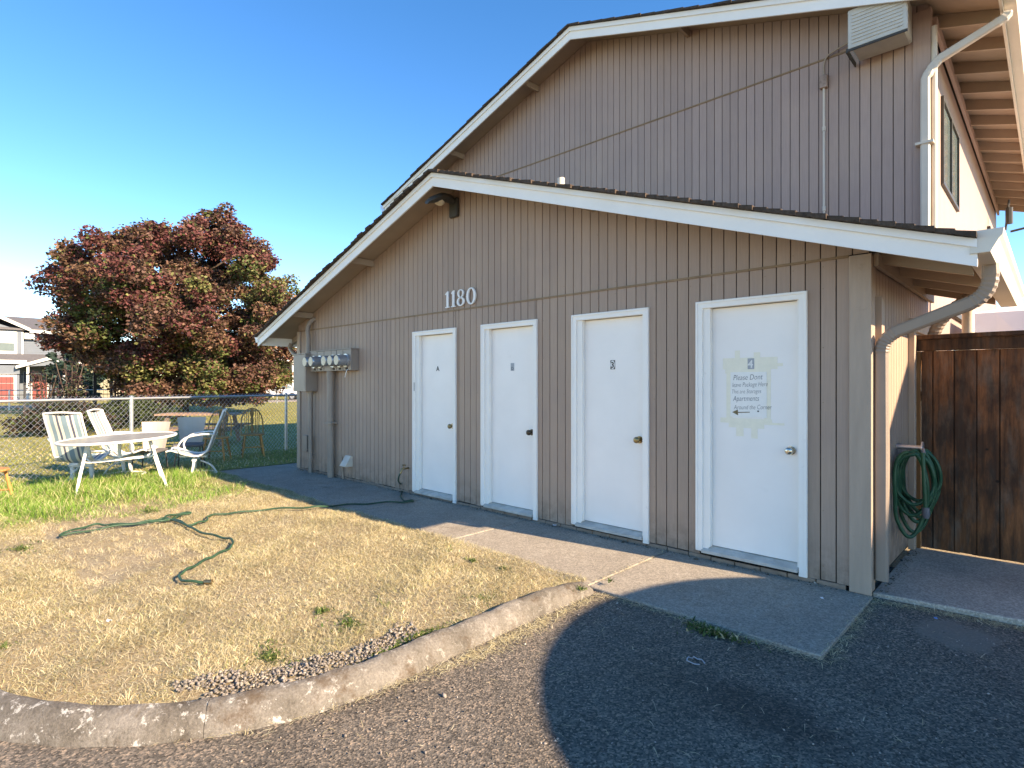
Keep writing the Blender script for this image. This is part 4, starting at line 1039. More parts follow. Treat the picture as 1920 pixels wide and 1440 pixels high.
dens = .62+.55*fld(xy[:, 0], xy[:, 1], 2.2)+.25*fld(xy[:, 0], xy[:, 1], 7, 1)
dirtpatch = np.exp(-(((xy[:, 0]+2.9)/.9)**2+((xy[:, 1]+3.9)/.35)**2))*.5+np.exp(-(((xy[:, 0]+3.6)/.5)**2+((xy[:, 1]+2.3)/.22)**2))*.55
gd_ = np.where(xy[:, 1] < -2.9, 1.4-np.hypot(xy[:, 0]+2.97, xy[:, 1]+2.9), -1.57-xy[:, 0]); grav = (gd_ < .24) & (xy[:, 1] < -2.6) & (xy[:, 1] > -3.7)
pr_ = np.clip(dens+.25-dirtpatch*.8, .48, 1)*np.where(grav, .08, 1)
k &= RNG.uniform(0, 1, n) < pr_
xy = xy[k]; n = len(xy)
cols = pick(n, STRAW, [.32, .26, .22, .12, .08])*(1+.22*fld(xy[:, 0], xy[:, 1], 5.3, 4))[:, None]*(1-.10*np.clip(fld(xy[:, 0], xy[:, 1], 1.9, 7), 0, 1))[:, None]
gp_ = np.clip((-6.2-xy[:, 0]+fld(xy[:, 0], xy[:, 1], 1.6)*.8)/1.2, 0, 1)
isg = RNG.uniform(0, 1, n) < gp_*.4
cols[isg] = pick(isg.sum(), [(.17, .26, .035), (.26, .34, .06), (.34, .36, .10)], [.4, .4, .2])
z = lawnz(xy[:, 0], xy[:, 1])-.004
lenf = .036+.024*np.clip(fld(xy[:, 0], xy[:, 1], 3.1, 2)+.3, 0, 1)
tc_ = np.stack([RNG.uniform(-8.5, -1.7, 230), RNG.uniform(-4.1, -1.25, 230)], 1); tc_ = tc_[arc_keep(tc_[:, 0], tc_[:, 1])]
tx_ = np.repeat(tc_, 60, axis=0); tx_ = tx_+RNG.normal(0, .022, tx_.shape)*np.repeat(RNG.uniform(.6, 1.6, len(tc_)), 60)[:, None]
blades('dry_tufts', tx_, lawnz(tx_[:, 0], tx_[:, 1])-.004, np.full(len(tx_), .060), .0026, .75, pick(len(tx_), [(.72, .63, .44), (.60, .49, .30), (.46, .34, .18)], [.5, .35, .15]), 'wispy pale tufts standing up out of the dry lawn', 'grass')
ml_ = np.stack([RNG.uniform(-8.6, -1.6, 90000), RNG.uniform(-4.25, -1.12, 90000)], 1); ml_ = ml_[arc_keep(ml_[:, 0], np.minimum(ml_[:, 1], -1.175)) & (RNG.uniform(0, 1, 90000) < .55+.45*fld(ml_[:, 0], ml_[:, 1], 3.7, 9))]
blades('straw_thatch', ml_, lawnz(ml_[:, 0], ml_[:, 1])+.004, np.full(len(ml_), .055), .0028, 1.5, pick(len(ml_), [(.66, .58, .40), (.44, .35, .21), (.28, .21, .13)], [.5, .3, .2]), 'flattened dead straw lying matted on the lawn', 'grass')
blades('dry_grass', xy, z, lenf, .0030, 1.08, cols, 'short straw-coloured dry grass covering the lawn in front of the building', 'grass')
# tall green grass round the furniture
n = 90000; xy = np.stack([RNG.uniform(-10.6, -6.3, n), RNG.uniform(-4.27, -1.2, n)], 1)
dd = fld(xy[:, 0], xy[:, 1], 2.3, 3)*.45+.55
core = np.clip(1.25-np.hypot((xy[:, 0]+8.1)/1.7, (xy[:, 1]+2.9)/1.5), 0, 1)+np.clip(1-np.hypot((xy[:, 0]+8.6)/.8, (xy[:, 1]+1.75)/.5), 0, 1)+.5*np.clip(1-np.hypot((xy[:, 0]+7.3)/1.1, (xy[:, 1]+4.0)/.8), 0, 1)
k = RNG.uniform(0, 1, n) < np.clip(core*dd*1.2, 0, 1); xy = xy[k]; core = core[k]; n = len(xy)
cols = pick(n, [(.10, .22, .03), (.18, .33, .06), (.30, .42, .11), (.54, .50, .27)], [.28, .34, .16, .22])
blades('tall_grass', xy, np.full(n, .01), (.10+.17*np.clip(core, 0, 1))*(.7+.5*np.clip(fld(xy[:, 0], xy[:, 1], 4.1, 6), -.5, 1)), .006, .62, cols, 'lush tall green grass growing up round the patio table', 'grass')
# rough grass in the yard beyond the path and fence
n = 110000; xy = np.stack([-9.2-RNG.exponential(6, n), RNG.uniform(-4.2, 22, n)], 1); k = (xy[:, 0] > -40); xy = xy[k]; n = len(xy)
sh = fld(xy[:, 0], xy[:, 1], .9, 5)
cols = np.where((RNG.uniform(-1, 1, n) < sh)[:, None], pick(n, [(.22, .26, .06), (.34, .34, .10)], [.5, .5]), pick(n, STRAW, [.35, .3, .15, .05, .15]))
blades('yard_grass', xy, np.full(n, .0), np.full(n, .065), .012, .85, cols, 'patchy green and straw yard grass around and beyond the chain-link fence', 'grass')
# weeds along the kerb and cracks
def weed_patch(c, r, n, h, cols, zb=.02):
    n = int(n*.55); a = RNG.uniform(0, 2*PI, n); q = np.abs(RNG.normal(0, .75, n))*(1+.5*np.sin(a*3+c[0]*9)); return np.stack([c[0]+np.cos(a)*q*r[0], c[1]+np.sin(a)*q*r[1]], 1)
GW = [(.055, .10, .025), (.10, .15, .04), (.18, .21, .07), (.50, .42, .25)]
allp = []; 
for (u, v, rx_, ry_, nn) in ((780, 1190, .03, .22, 900), (715, 1222, .03, .15, 700), (905, 1120, .10, .10, 900), (660, 1165, .10, .06, 500), (505, 1225, .10, .07, 500), (605, 1140, .06, .05, 250), (725, 1132, .05, .05, 250), (885, 1047, .04, .03, 150), (945, 1062, .04, .03, 120), (280, 955, .15, .06, 400), (330, 968, .1, .04, 200), (40, 1025, .12, .08, 300), (5, 1210, .08, .05, 300), (840, 1030, .06, .05, 150), (1090, 1100, .03, .03, 80), (1145, 1085, .02, .02, 60)):
    p = gp(u, v, .05); allp.append(weed_patch(p, (rx_, ry_), nn, .04, None))
xy = np.concatenate(allp); n = len(xy); blades('weeds', xy, np.full(n, .03), np.full(n, .032), .010, .9, pick(n, GW, [.3, .4, .2, .1]), 'small green weeds dotted through the dry lawn and along the kerb', 'weeds')
xy = weed_patch(gp(1335, 1180), (.13, .045), 1100, .05, None); n = len(xy); blades('weed_tuft', xy, np.full(n, -.02), np.full(n, .042), .010, .8, pick(n, GW, [.35, .35, .1, .2]), 'green weed tuft growing from the crack along the near edge of the walkway', 'weeds')
# straw litter along kerb foot, slab edges, and on the asphalt
seg = []
def along(p, q, w_, n_): 
    t = RNG.uniform(0, 1, n_); o_ = RNG.normal(0, w_, (n_, 2)); return np.stack([p[0]+(q[0]-p[0])*t, p[1]+(q[1]-p[1])*t], 1)+o_
seg += [along((-1.37, -1.25), (-1.36, -2.7), .022, 900), along((-1.35, -1.8), (-1.33, -2.5), .04, 500), along((-1.37, -2.7), (-1.5, -3.4), .03, 300), along((-1.35, -1.22), (.03, -1.23), .014, 420), along((.05, -.02), (.05, -1.22), .022, 500), along((.05, -.05), (1.0, .12), .028, 900), along((-1.51, -.05), (-1.51, -1.15), .010, 130), along((-1.5, -3.5), (-2.4, -4.3), .05, 300)]
sc_ = np.stack([RNG.uniform(-1.4, 1.2, 420), RNG.uniform(-3.9, .1, 420)], 1); seg.append(sc_)
xy = np.concatenate(seg); n = len(xy)
on = (xy[:, 0] < .02) & (xy[:, 1] > -1.18)
blades('straw_litter', xy, np.where(on, .004, -.016-.012*np.clip(xy[:, 0]-.2, 0, 5)), np.full(n, .05), .0035, 1.5, pick(n, STRAW[:3], [.5, .2, .3]), 'blown dry straw lying along the kerb foot and over the asphalt', 'straw')
# stones: gravel heap inside the kerb corner and pebbles on the asphalt
def stones(name, pos, size, cols, label):
    n = len(pos)
    base = np.array([(1, 0, 0), (-1, 0, 0), (0, 1, 0), (0, -1, 0), (0, 0, 1), (0, 0, -1), (.62, .62, .5), (-.62, .6, .45)]); base = base[:6]
    F0 = np.array([(0, 2, 4), (2, 1, 4), (1, 3, 4), (3, 0, 4), (2, 0, 5), (1, 2, 5), (3, 1, 5), (0, 3, 5)])
    V = base[None]*RNG.uniform(.55, 1.25, (n, 6, 3))*size[:, None, None]*np.array([1, 1, .7])
    a = RNG.uniform(0, 2*PI, n); ca, sa = np.cos(a)[:, None], np.sin(a)[:, None]
    x_, y_ = V[..., 0].copy(), V[..., 1].copy(); V[..., 0] = x_*ca-y_*sa; V[..., 1] = x_*sa+y_*ca
    tlt = RNG.uniform(-.6, .6, n)[:, None]; V[..., 2] += V[..., 0]*tlt
    V += pos[:, None]; F = (F0[None]+(np.arange(n)*6)[:, None, None]).reshape(-1, 3)
    o = np_mesh(name, V.reshape(-1, 3), F, 'stone', np.repeat(cols, 6, axis=0)); return tag(o, label, 'stones', kind='stuff')
n = 9000; xy = np.stack([RNG.uniform(-2.6, -1.57, n), RNG.uniform(-4.1, -2.3, n)], 1)
dk = np.minimum(np.abs(xy[:, 0]+1.57), 9); dk = np.where(xy[:, 1] < -2.9, 1.4-np.hypot(xy[:, 0]+2.97, xy[:, 1]+2.9), -1.57-xy[:, 0])
k = (dk > .0) & (dk < .24+.10*fld(xy[:, 0], xy[:, 1], 6)) & (xy[:, 1] < -2.55+.1*fld(xy[:, 0], xy[:, 1], 9)) & (xy[:, 1] > -3.72+.12*fld(xy[:, 0], xy[:, 1], 11))
xy = xy[k]; n = len(xy)
stones('gravel', np.column_stack([xy, lawnz(xy[:, 0], xy[:, 1])+.006+RNG.uniform(0, .014, n)]), RNG.uniform(.006, .014, n), pick(n, [(.22, .19, .165), (.15, .135, .12), (.32, .28, .24)], [.5, .3, .2]), 'patch of small brown gravel inside the bend of the kerb')
n = 8000; xy = np.stack([RNG.uniform(-1.42, 1.6, n), RNG.uniform(-4.4, .02, n)], 1); k = ~((xy[:, 0] < .06) & (xy[:, 1] > -1.24)); xy = xy[k]; n = len(xy)
stones('pebbles', np.column_stack([xy, -.020-.012*np.clip(xy[:, 0]-.2, 0, 5)]), RNG.exponential(.0016, n)+.0018, pick(n, [(.26, .22, .19), (.10, .09, .08), (.42, .38, .33)], [.5, .35, .15]), 'tiny loose stones scattered over the asphalt')
n = 900; t = RNG.uniform(0, 1, n); xy = np.stack([-8.4+8.25*t, RNG.normal(-.035, .02, n)], 1); xy2 = np.stack([RNG.normal(.06, .02, 200), RNG.uniform(.05, 1.4, 200)], 1); xy = np.concatenate([xy, xy2]); n = len(xy)
stones('wall_foot_debris', np.column_stack([xy, np.where(xy[:, 0] > 0, .014, .002)]), RNG.exponential(.003, n)+.0018, pick(n, [(.20, .16, .12), (.10, .08, .06), (.40, .35, .28)], [.5, .35, .15]), 'crumbs of dirt and grit along the foot of the wall')
def scrap(name, u, v, z, size, m, label, cat, nn=9):
    p = gp(u, v, z); mb = MB(); vs = [(p[0]+size*math.cos(q*2*PI/nn)*random.uniform(.4, 1), p[1]+size*math.sin(q*2*PI/nn)*random.uniform(.3, 1), p[2]+random.uniform(0, size*.6)) for q in range(nn)]+[(p[0], p[1], p[2]+size*.5)]
    mb.add(vs, [(q, (q+1) % nn, nn) for q in range(nn)]); o = mb.build(name, m); return tag(o, label, cat)
scrap('paper_scrap', 1040, 987, .003, .035, 'litterwhite', 'crumpled white paper scrap on the path below the third door', 'litter')
p = gp(1303, 1242, -.018); m2 = MB(); m2.tube([(p[0]+.045*math.cos(q)+random.uniform(-.008, .008), p[1]+.035*math.sin(q), p[2]+.004+random.uniform(0, .01)) for q in [i*PI/8 for i in range(15)]], .0028, 5); o = m2.build('plastic_loop', 'greyplate'); tag(o, 'crumpled loop of clear plastic lying on the shaded asphalt', 'litter')
scrap('blue_scrap', 1755, 1160, -.018, .014, 'litterblue', 'small blue plastic scrap on the asphalt by the concrete pad', 'litter')
scrap('pale_scrap', 1540, 1122, .003, .018, 'litterwhite', 'thin white scrap on the walkway before the nearest door', 'litter', 5)
scrap('foil_scrap', 205, 1165, .055, .022, 'litterwhite', 'pale foil scrap lying in the dry lawn', 'litter')
scrap('dark_stone', 1690, 1052, .012, .024, 'darkmetal', 'single dark stone on the pad against the side wall', 'stone', 8)

# ------------------------------------------------------------------ purple-leaved maple
RV = Vector((math.sin(A_), math.cos(A_), 0)); FV = Vector((-math.cos(A_), math.sin(A_), 0))
def leaves(centres, radii, per, leaf, cols_c, flat=.7, outward=None):
    n = int(sum(per)); idx = np.repeat(np.arange(len(per)), per)
    g3 = RNG.normal(0, 1, (n, 3)); g3 /= np.linalg.norm(g3, axis=1)[:, None]; rr = RNG.uniform(.25, 1, n)**.6
    P = centres[idx]+g3*(rr*radii[idx])[:, None]*np.array([1, 1, flat])
    P = P+RNG.normal(0, .06, (n, 3))
    a = RNG.normal(0, 1, (n, 3)); a[:, 2] *= .5; a /= np.linalg.norm(a, axis=1)[:, None]
    b_ = np.cross(a, RNG.normal(0, 1, (n, 3))+np.array([0, 0, .6])); b_ /= np.linalg.norm(b_, axis=1)[:, None]
    s = (leaf*RNG.uniform(.55, 1.3, n))[:, None]
    V = np.stack([P-a*s*.6, P+b_*s*.42, P+a*s*.6, P-b_*s*.42], 1).reshape(-1, 3)
    F = np.arange(n*4).reshape(-1, 4); sw = RNG.uniform(0, 1, n) < .35; ci = idx.copy(); ci[sw] = RNG.integers(0, len(per), sw.sum()); C = cols_c[ci]*RNG.uniform(.5, 1.45, (n, 1)); return V, F, np.repeat(C, 4, axis=0)
BASE = Vector((-29.8, 4.4, 0))
prof_t = [(.5, -95, 135), (1.2, -100, 175), (2.0, -112, 195), (3.0, -175, 218), (3.8, -232, 222), (4.6, -215, 222), (5.4, -228, 218), (6.3, -240, 214), (7.0, -212, 190), (7.8, -160, 168), (8.5, -85, 132), (9.1, 0, 115), (9.5, 25, 95), (9.9, 50, 85)]
cz = np.array([p[0] for p in prof_t]); cl = np.array([p[1] for p in prof_t])*.0262; cr = np.array([p[2] for p in prof_t])*.0262
cen = []; rad = []; col = []
palette = {'red': (.135, .048, .046), 'bronze': (.165, .095, .06), 'brown': (.12, .066, .05), 'green': (.09, .115, .04), 'yg': (.155, .155, .06), 'orange': (.21, .10, .05)}
n = 900
for i in range(n):
    z = random.uniform(.6, 9.9)
    l, r = np.interp(z, cz, cl), np.interp(z, cz, cr); mid = (l+r)/2; h = (r-l)/2
    if random.random() > (h/6.2)**1.0+.12: continue
    th = random.uniform(0, 2*PI); q = random.random()**.42
    if q < .35: continue
    lump = .90+.10*math.sin(3*th+z*1.1)+.05*math.sin(7*th-z*2.3)
    a = mid+h*q*math.cos(th)*(lump if abs(math.cos(th)) < .8 else .97); d = h*q*math.sin(th)*lump
    P = BASE+RV*a+FV*d; cen.append((P.x, P.y, z)); rad.append(random.uniform(.32, .75)*(.7 if z > 8.6 else 1))
    f = math.sin(a*.9+z*.7)+math.sin(z*1.3-a*.5+2)
    if q > .8 and z > 2.4: c = random.choice(['red', 'red', 'bronze', 'bronze', 'brown', 'orange' if z < 5 and random.random() < .4 else 'red'])
    else: c = random.choice(['green', 'brown', 'bronze', 'brown', 'red'])
    if z < 2.6: c = random.choice(['green', 'yg', 'brown', 'bronze', 'brown'])
    if f > 1.1 and q > .6: c = random.choice(['yg', 'green', 'bronze'])
    if z > 7.5 and q > .55: c = random.choice(['red', 'brown', 'red', 'bronze'])
    col.append(palette[c])
cen = np.array(cen); rad = np.array(rad); col = np.array(col); per = (rad**2*1150).astype(int)
V, F, C = leaves(cen, rad, per, .125, col)
tr = empty('maple_tree', BASE, 'big purple-leaved tree with greenish inner leaves standing behind the chain-link fence', 'tree')
V = V-np.array([BASE.x, BASE.y, 0]); ok = V.reshape(-1, 4, 3)[:, :, 2].min(1) > .15
F = F[ok]; np_mesh('crown', V, F, 'leaf', C, parent=tr, kind='stuff')
m2 = MB(); m2.tube([BASE+Vector((0, 0, -.1)), BASE+Vector((.05, .1, 1.2)), BASE+Vector((0, .1, 2.6)), BASE+Vector((.1, .3, 5)), BASE+Vector((.3, .6, 8.6))], [.28, .22, .18, .11, .03], 10); m2.build('trunk', 'bark', tr, smooth=True)
for i in range(26):
    th = i*2.4; z0_ = 1.0+i*.22; ze = min(8.4, z0_+1.2+.06*i); L = np.interp(ze, cz, (cr-cl)/2)*.7; mo = np.interp(ze, cz, (cr+cl)/2); e = BASE+RV*(mo+math.cos(th)*L)+FV*(math.sin(th)*L)+Vector((0, 0, ze))
    s0 = BASE+Vector((0, .1, z0_)); md = s0.lerp(e, .5)+Vector((0, 0, .35)); m2 = MB(); m2.tube([s0, md, e], [.085, .05, .015], 6); m2.build('limb', 'bark', tr, smooth=True)

def shrub(name, base, w_, h_, n_, leaf, cols, label, cat, upright=False, stems=8):
    r = empty(name, base, label, cat); cc = []
    for i in range(n_):
        th = random.uniform(0, 2*PI); q = random.random()**.5; z = random.uniform(.1, 1)*h_; k = math.sin(min(1, z/h_*.8+.2)*PI)**.6 if not upright else (.45+.55*z/h_)
        cc.append((math.cos(th)*q*w_*k, math.sin(th)*q*w_*k, z))
    cc = np.array(cc); rd = RNG.uniform(.10, .28, n_)*(w_/1.0)**.5; pc = np.array([cols[random.randrange(len(cols))] for _ in range(n_)])
    V, F, C = leaves(cc, rd, np.maximum((rd**2*900).astype(int), 12), leaf, pc); np_mesh('foliage', V, F, 'leaf', C, parent=r, kind='stuff')
    for i in range(stems):
        th = i*2.4; m2 = MB(); off = Vector(base); m2.tube([off, off+Vector((math.cos(th)*w_*.3, math.sin(th)*w_*.3, h_*.5)), off+Vector((math.cos(th)*w_*.7, math.sin(th)*w_*.7, h_*.95))], [.03, .02, .008], 5); m2.build('stem', 'bark', r)
    return r
DP = [(.045, .03, .03), (.07, .035, .035), (.05, .06, .03)]
shrub('purple_shrub', (-25.0, onx(84, 720, -25)[0], 0), .55, 1.9, 34, .075, DP, 'dark purple upright shrub with open twigs before the grey house', 'shrub', True)
shrub('purple_shrub', (-24.4, onx(132, 720, -24.4)[0], 0), .6, 2.3, 48, .075, DP, 'taller dark purple shrub beside the open gap left of the big tree', 'shrub', True)
shrub('low_hedge', (-19.5, -1.6, 0), 1.3, .85, 120, .09, [(.03, .03, .02), (.06, .04, .03), (.05, .07, .02)], 'low dark bush seen through the chain-link fence at the left', 'shrub')
shrub('low_hedge', (-21.5, .5, 0), 1.5, .8, 120, .09, [(.03, .04, .02), (.05, .07, .02)], 'low dark green bush behind the middle fence post', 'shrub')
shrub('conifer', (-48, 3.0, 0), 1.6, 5.2, 150, .22, [(.03, .06, .05), (.02, .04, .03)], 'bluish conifer glimpsed behind the left flank of the big tree', 'tree')
shrub('flowering_shrub', (-43, 5.3, 0), .9, 1.1, 60, .10, [(.20, .26, .05), (.45, .42, .05)], 'yellow-flowered bush before the tan house', 'shrub')

# ------------------------------------------------------------------ black fence beyond, grey house, tan house, cream building, cars
XB = -33.0; bf = empty('black_yard_fence', (XB, 0, 0), 'tall black metal yard fence left of the big tree', 'fence')
ya, yb_ = onx(-40, 720, XB)[0], onx(255, 720, XB)[0]
for z_ in (1.88, .95, .2): m2 = MB(); m2.box(XB-.02, XB+.02, ya, yb_, z_-.02, z_+.02); m2.build('rail', 'blackfence', bf)
for u_ in (-38, 46, 112, 178, 208, 216): yy = onx(u_, 720, XB)[0]; m2 = MB(); wd = .07 if u_ == 178 else .04; m2.box(XB-.03, XB+.03, yy-wd, yy+wd, 0, 2.0 if u_ != 178 else 2.15); m2.build('post', 'blackfence', bf)
m2 = MB(); yy = ya
while yy < yb_: m2.box(XB-.004, XB+.004, yy-.006, yy+.006, .2, 1.88); yy += .15
m2.build('pickets', 'blackfence', bf, kind='stuff')
XC = -41.0; wf_ = empty('far_wire_fence', (XC, 0, 0), 'pale chain-link fence in front of the far houses', 'fence')
m2 = MB(); m2.tube([(XC, -4, 1.1), (XC, 26, 1.1)], .03, 6); m2.build('top_rail', 'metal', wf_)
for i in range(11): m2 = MB(); m2.cyl((XC, -4+i*3, 0), (XC, -4+i*3, 1.12), .04, 6); m2.build('post', 'metal', wf_)

XH = -60.0
def hy(u): return onx(u, 720, XH)[0]
def hz(u, v): return onx(u, v, XH)[1]
gh = empty('grey_house', (XH, 0, 0), 'two-storey grey lap-sided house with white trim and red doors at the far left', 'house')
yl, yc, yr = hy(-110), hy(40), hy(122)
m2 = MB(); m2.box(XH-9, XH, yl, yr, 0, hz(60, 623)); m2.build('wall', 'hgrey', gh)
ridge_u = -40
zE = hz(60, 622); y0h, zpk = hy(-38), hz(-38, 584)
m2 = MB(); m2.prism([(hy(-116), zE), (y0h, zpk-.5), (yc, zE), ], XH+.001, XH+.25, 'x'); m2.build('gable_wall', 'hgrey', gh)
m2 = MB(); m2.box(XH+.0005, XH+.25, yl, yc-.02, hz(20, 668), zE); m2.build('projecting_wall', 'hgrey', gh)
m2 = MB(); m2.prism([(hy(-118), zE+.05), (y0h, zpk+.1), (hy(56), zE+.02), (hy(56), zE+.27), (y0h, zpk+.42), (hy(-118), zE+.30)], XH-6, XH+.6, 'x'); m2.build('gable_roof', 'hroof', gh)
m2 = MB(); m2.prism([(hy(-118), zE-.02), (y0h, zpk+.06), (hy(56), zE-.05), (hy(56), zE+.20), (y0h, zpk+.36), (hy(-118), zE+.25)], XH+.601, XH+.66, 'x'); m2.build('barge_board', 'hwhite', gh)
m2 = MB(); m2.prism([(XH+.5, zE+.10), (XH+.5, zE+.22), (XH-4.5, zE+1.9), (XH-9.5, zE+.22), (XH-9.5, zE+.10), (XH-4.5, zE+1.75)], hy(50), hy(128), 'y') if False else m2.prism([(XH+.5, zE+.05), (XH+.5, zE+.18), (XH-4.5, zE+1.55), (XH-9.5, zE+.18), (XH-9.5, zE+.05)], hy(-100), hy(126), 'y'); m2.build('roof', 'hroof', gh)
m2 = MB(); m2.box(XH+.501, XH+.56, hy(54), hy(126), zE-.15, zE+.12); m2.build('eave_board', 'hwhite', gh)
for a, c, lo, hi in ((39, 43, 623, 668), (116, 119, 652, 668)): m2 = MB(); m2.box(XH+.26, XH+.32, hy(a), hy(c), hz(a, hi), hz(a, lo)); m2.build('corner_trim', 'hwhite', gh)
m2 = MB(); m2.box(XH+.255, XH+.33, hy(-8), hy(31), hz(0, 663), hz(0, 621)); wn = m2.build('window', 'hwhite', gh)
m2 = MB(); m2.box(XH+.331, XH+.34, hy(-2), hy(26), hz(0, 641), hz(0, 626)); m2.build('blind', 'blind', wn)
m2 = MB(); m2.box(XH+.331, XH+.34, hy(-2), hy(26), hz(0, 658), hz(0, 643)); m2.build('pane', 'glass', wn)
m2 = MB(); m2.box(XH, XH+.35, hy(45), hy(64), hz(50, 636), hz(50, 625)); m2.box(XH+.355, XH+.36, hy(46), hy(63), hz(50, 630), hz(50, 628)); m2.build('wall_unit', 'hwhite', gh)
m2 = MB(); m2.prism([(XH+.26, hz(0, 666)), (XH+2.4, hz(0, 676)-.25), (XH+2.4, hz(0, 676)-.10), (XH+.26, hz(0, 666)+.15)], yl, yr, 'y'); m2.build('lower_roof', 'hroof', gh)
XP = XH+2.4
m2 = MB(); m2.box(XP+.001, XP+.06, yl, onx(50, 0, XP)[0], onx(20, 682, XP)[1], onx(20, 675, XP)[1]); m2.build('eave_board', 'hwhite', gh)
pa, pb, pc = onx(28, 686, XP), onx(92, 669, XP), onx(135, 683, XP)
m2 = MB(); m2.prism([(pa[0], pa[1]), (pb[0], pb[1]), (pc[0], pc[1]), (pc[0], pc[1]-.22), (pb[0], pb[1]-.25), (pa[0], pa[1]-.22)], XP, XP+.5, 'x'); m2.build('porch_rake', 'hwhite', gh)
m2 = MB(); m2.prism([(pa[0]+.5, pa[1]-.05), (pb[0], pb[1]-.25), (pc[0]-.3, pc[1]-.05)], XP-.01, XP+.3, 'x'); m2.build('porch_gable', 'hgrey', gh)
m2 = MB(); m2.prism([(pa[0], pa[1]+.02), (pb[0], pb[1]+.02), (pc[0], pc[1]+.02), (pb[0], pb[1]+.10)], XH, XP+.45, 'x'); m2.build('porch_roof', 'hroof', gh)
for a, c in ((49, 54), (118, 123)): m2 = MB(); m2.box(XP, XP+.25, onx(a, 0, XP)[0], onx(c, 0, XP)[0], 0, onx(a, 686, XP)[1]); m2.build('porch_post', 'hwhite', gh)
m2 = MB(); m2.box(XH, XP, yl, hy(30), 0, 2.9); m2.build('garage_wall', 'hgrey', gh)
m2 = MB(); m2.box(XP+.001, XP+.06, yl+1, onx(31, 0, XP)[0], 0, onx(20, 701, XP)[1]); gd = m2.build('garage_frame', 'hwhite', gh)
for i in range(4): m2 = MB(); zz = onx(20, 706, XP)[1]/4; m2.box(XP+.061, XP+.09, yl+1.3, onx(25.5, 0, XP)[0], i*zz, (i+1)*zz-.03); m2.build('garage_panel', 'hred', gd)
m2 = MB(); m2.box(XH+.001, XH+.06, hy(58), hy(91), 0, hz(75, 699)); fd = m2.build('front_door_frame', 'hwhite', gh)
m2 = MB(); m2.box(XH+.061, XH+.1, hy(61), hy(88), .1, hz(75, 702)); dl = m2.build('front_door', 'hred', fd)
m2 = MB(); m2.box(XH+.001, XH+.05, hy(134), hy(136), 0, 3); m2.build('trim', 'hwhite', gh)
for i in range(16):   # lap siding courses on the visible upper wall
    m2 = MB(); zz = hz(60, 668)+i*.17
    if zz < zE-.1: m2.box(XH+.002, XH+.02, hy(44), hy(115), zz, zz+.02); m2.build('lap_edge', 'hgrey', gh)
th_ = empty('tan_house', (-64, 6, 0), 'olive-tan house with cream corner partly hidden behind the big tree', 'house')
X3 = -58.0
def ty(u): return onx(u, 720, X3)[0]
m2 = MB(); m2.box(X3-6, X3, ty(140), ty(211), 0, 3.6); m2.build('wall', 'htan', th_)
m2 = MB(); m2.box(X3-6, X3+.3, ty(211)+.01, ty(232), 0, 3.4); m2.build('cream_wall', 'hcream', th_)
m2 = MB(); m2.prism([(X3+.7, 3.65), (X3-3, 5.0), (X3-6.7, 3.65)], ty(128), ty(236), 'y'); m2.build('roof', 'hroof', th_)
for i in range(18): m2 = MB(); m2.box(X3+.001, X3+.02, ty(142), ty(210), .3+i*.18, .32+i*.18); m2.build('lap_edge', 'htan', th_)
m2 = MB(); m2.box(X3+.025, X3+.08, ty(162), ty(176), .4, 2.2); m2.build('door', 'darkmetal', th_)
m2 = MB(); m2.box(X3+.5, X3+1.1, ty(143), ty(152), 2.4, 3.5); m2.build('wall_unit', 'hwhite', th_)
# cream building with carport right of the tree
X4 = -62.0
def ky(u): return onx(u, 720, X4)[0]
cbd = empty('cream_building', (X4, 24, 0), 'cream building with white-edged roof and open carport glimpsed between tree and meter cabinet', 'building')
m2 = MB(); m2.box(X4-8, X4, ky(440), ky(500), 0, 4.0); m2.build('wall', 'hcream', cbd)
m2 = MB(); m2.box(X4-8, X4-5, ky(500), ky(640), 0, 4.0); m2.build('rear_wall', 'htan', cbd)
m2 = MB(); m2.prism([(X4+.8, 4.0), (X4+.8, 4.3), (X4-4, 5.9), (X4-9, 4.3), (X4-9, 4.0)], ky(430), ky(660), 'y'); m2.build('roof', 'hwhite', cbd)
for u_ in (508, 545): m2 = MB(); m2.box(X4, X4+.4, ky(u_), ky(u_+3), 0, 4.0); m2.build('carport_post', 'hwhite', cbd)
m2 = MB(); m2.box(X4-2, X4-1.9, ky(500), ky(640), 0, 1.9); m2.build('carport_screen', 'darkmetal', cbd)
m2 = MB(); m2.box(X4-2, X4-1.8, ky(512), ky(640), 2.4, 2.9); m2.build('beam', 'oak', cbd)
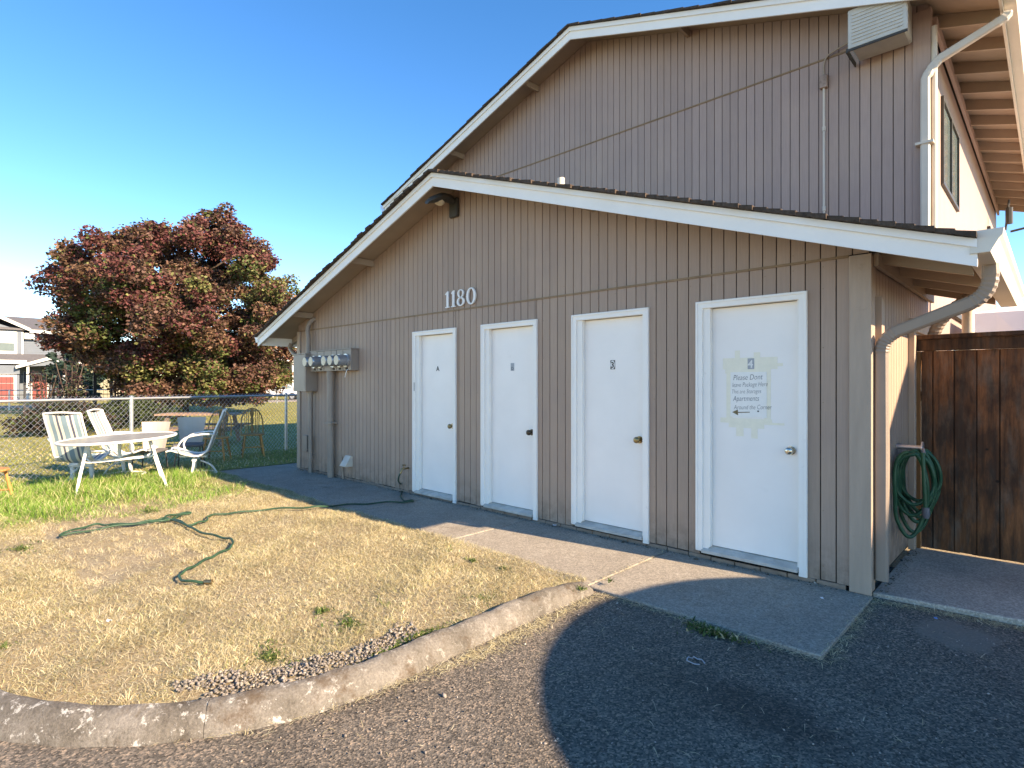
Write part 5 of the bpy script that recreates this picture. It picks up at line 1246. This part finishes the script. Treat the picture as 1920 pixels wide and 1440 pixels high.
def car(label, loc, rz):
    r = empty('parked_car', (0, 0, 0), label, 'car', 'white cars parked beyond the yard')
    ss = [(-2.2, .35, .62), (-2.25, .55, .75), (-2.15, .95, .80), (-1.5, 1.05, .84), (-.9, 1.40, .68), (-.2, 1.46, .66), (.5, 1.40, .66), (1.15, 1.02, .84), (2.0, .88, .80), (2.25, .65, .74), (2.2, .35, .62)]
    m2 = MB(); up = [(x_, z_) for x_, z_, _ in ss]; n = len(ss); vs = []
    for sg in (-1, 1): vs += [(x_, sg*w_, z_) for x_, z_, w_ in ss]
    fs = [(i, i+1, n+i+1, n+i) for i in range(n-1)]+[tuple(range(n)), tuple(n+i for i in range(n-1, -1, -1)), (0, n-1+0, 2*n-1, n)]
    m2.add(vs, fs); m2.build('body', 'carpaint', r, bevel=.03)
    for sg in (-1, 1):
        m2 = MB(); m2.add([(-1.35, sg*.845, 1.06), (-.85, sg*.735, 1.36), (.45, sg*.725, 1.36), (1.0, sg*.845, 1.04)], [(0, 1, 2, 3)]); m2.build('side_window', 'glass', r)
        for xx in (-1.4, 1.4): m2 = MB(); m2.cyl((xx, sg*.66, .32), (xx, sg*.86, .32), .32, 18); wl = m2.build('wheel', 'tyre', r); m3 = MB(); m3.cyl((xx, sg*.861, .32), (xx, sg*.87, .32), .2, 12); m3.build('rim', 'metal', wl)
        m2 = MB(); m2.box(-2.29, -2.15, sg*.45-.14, sg*.45+.14, .75, .88); m2.build('tail_lamp', 'tail', r)
    m2 = MB(); m2.add([(-1.45, -.60, 1.10), (-1.45, .60, 1.10), (-.95, .55, 1.40), (-.95, -.55, 1.40)], [(0, 1, 2, 3)]); m2.build('rear_window', 'glass', r)
    r.location = loc; r.rotation_euler.z = rz; return r
k1 = car('white parked car behind the others, just right of the big tree', (0, 0, 0), 0)
k2 = copy_tree(k1); k2['label'] = 'white parked car nearest the yard, beside the meter cabinet edge'
k1.location = (-51.5, 19.2, 0); k1.rotation_euler.z = math.radians(62)
k2.location = (-49.0, 20.6, 0); k2.rotation_euler.z = math.radians(55)
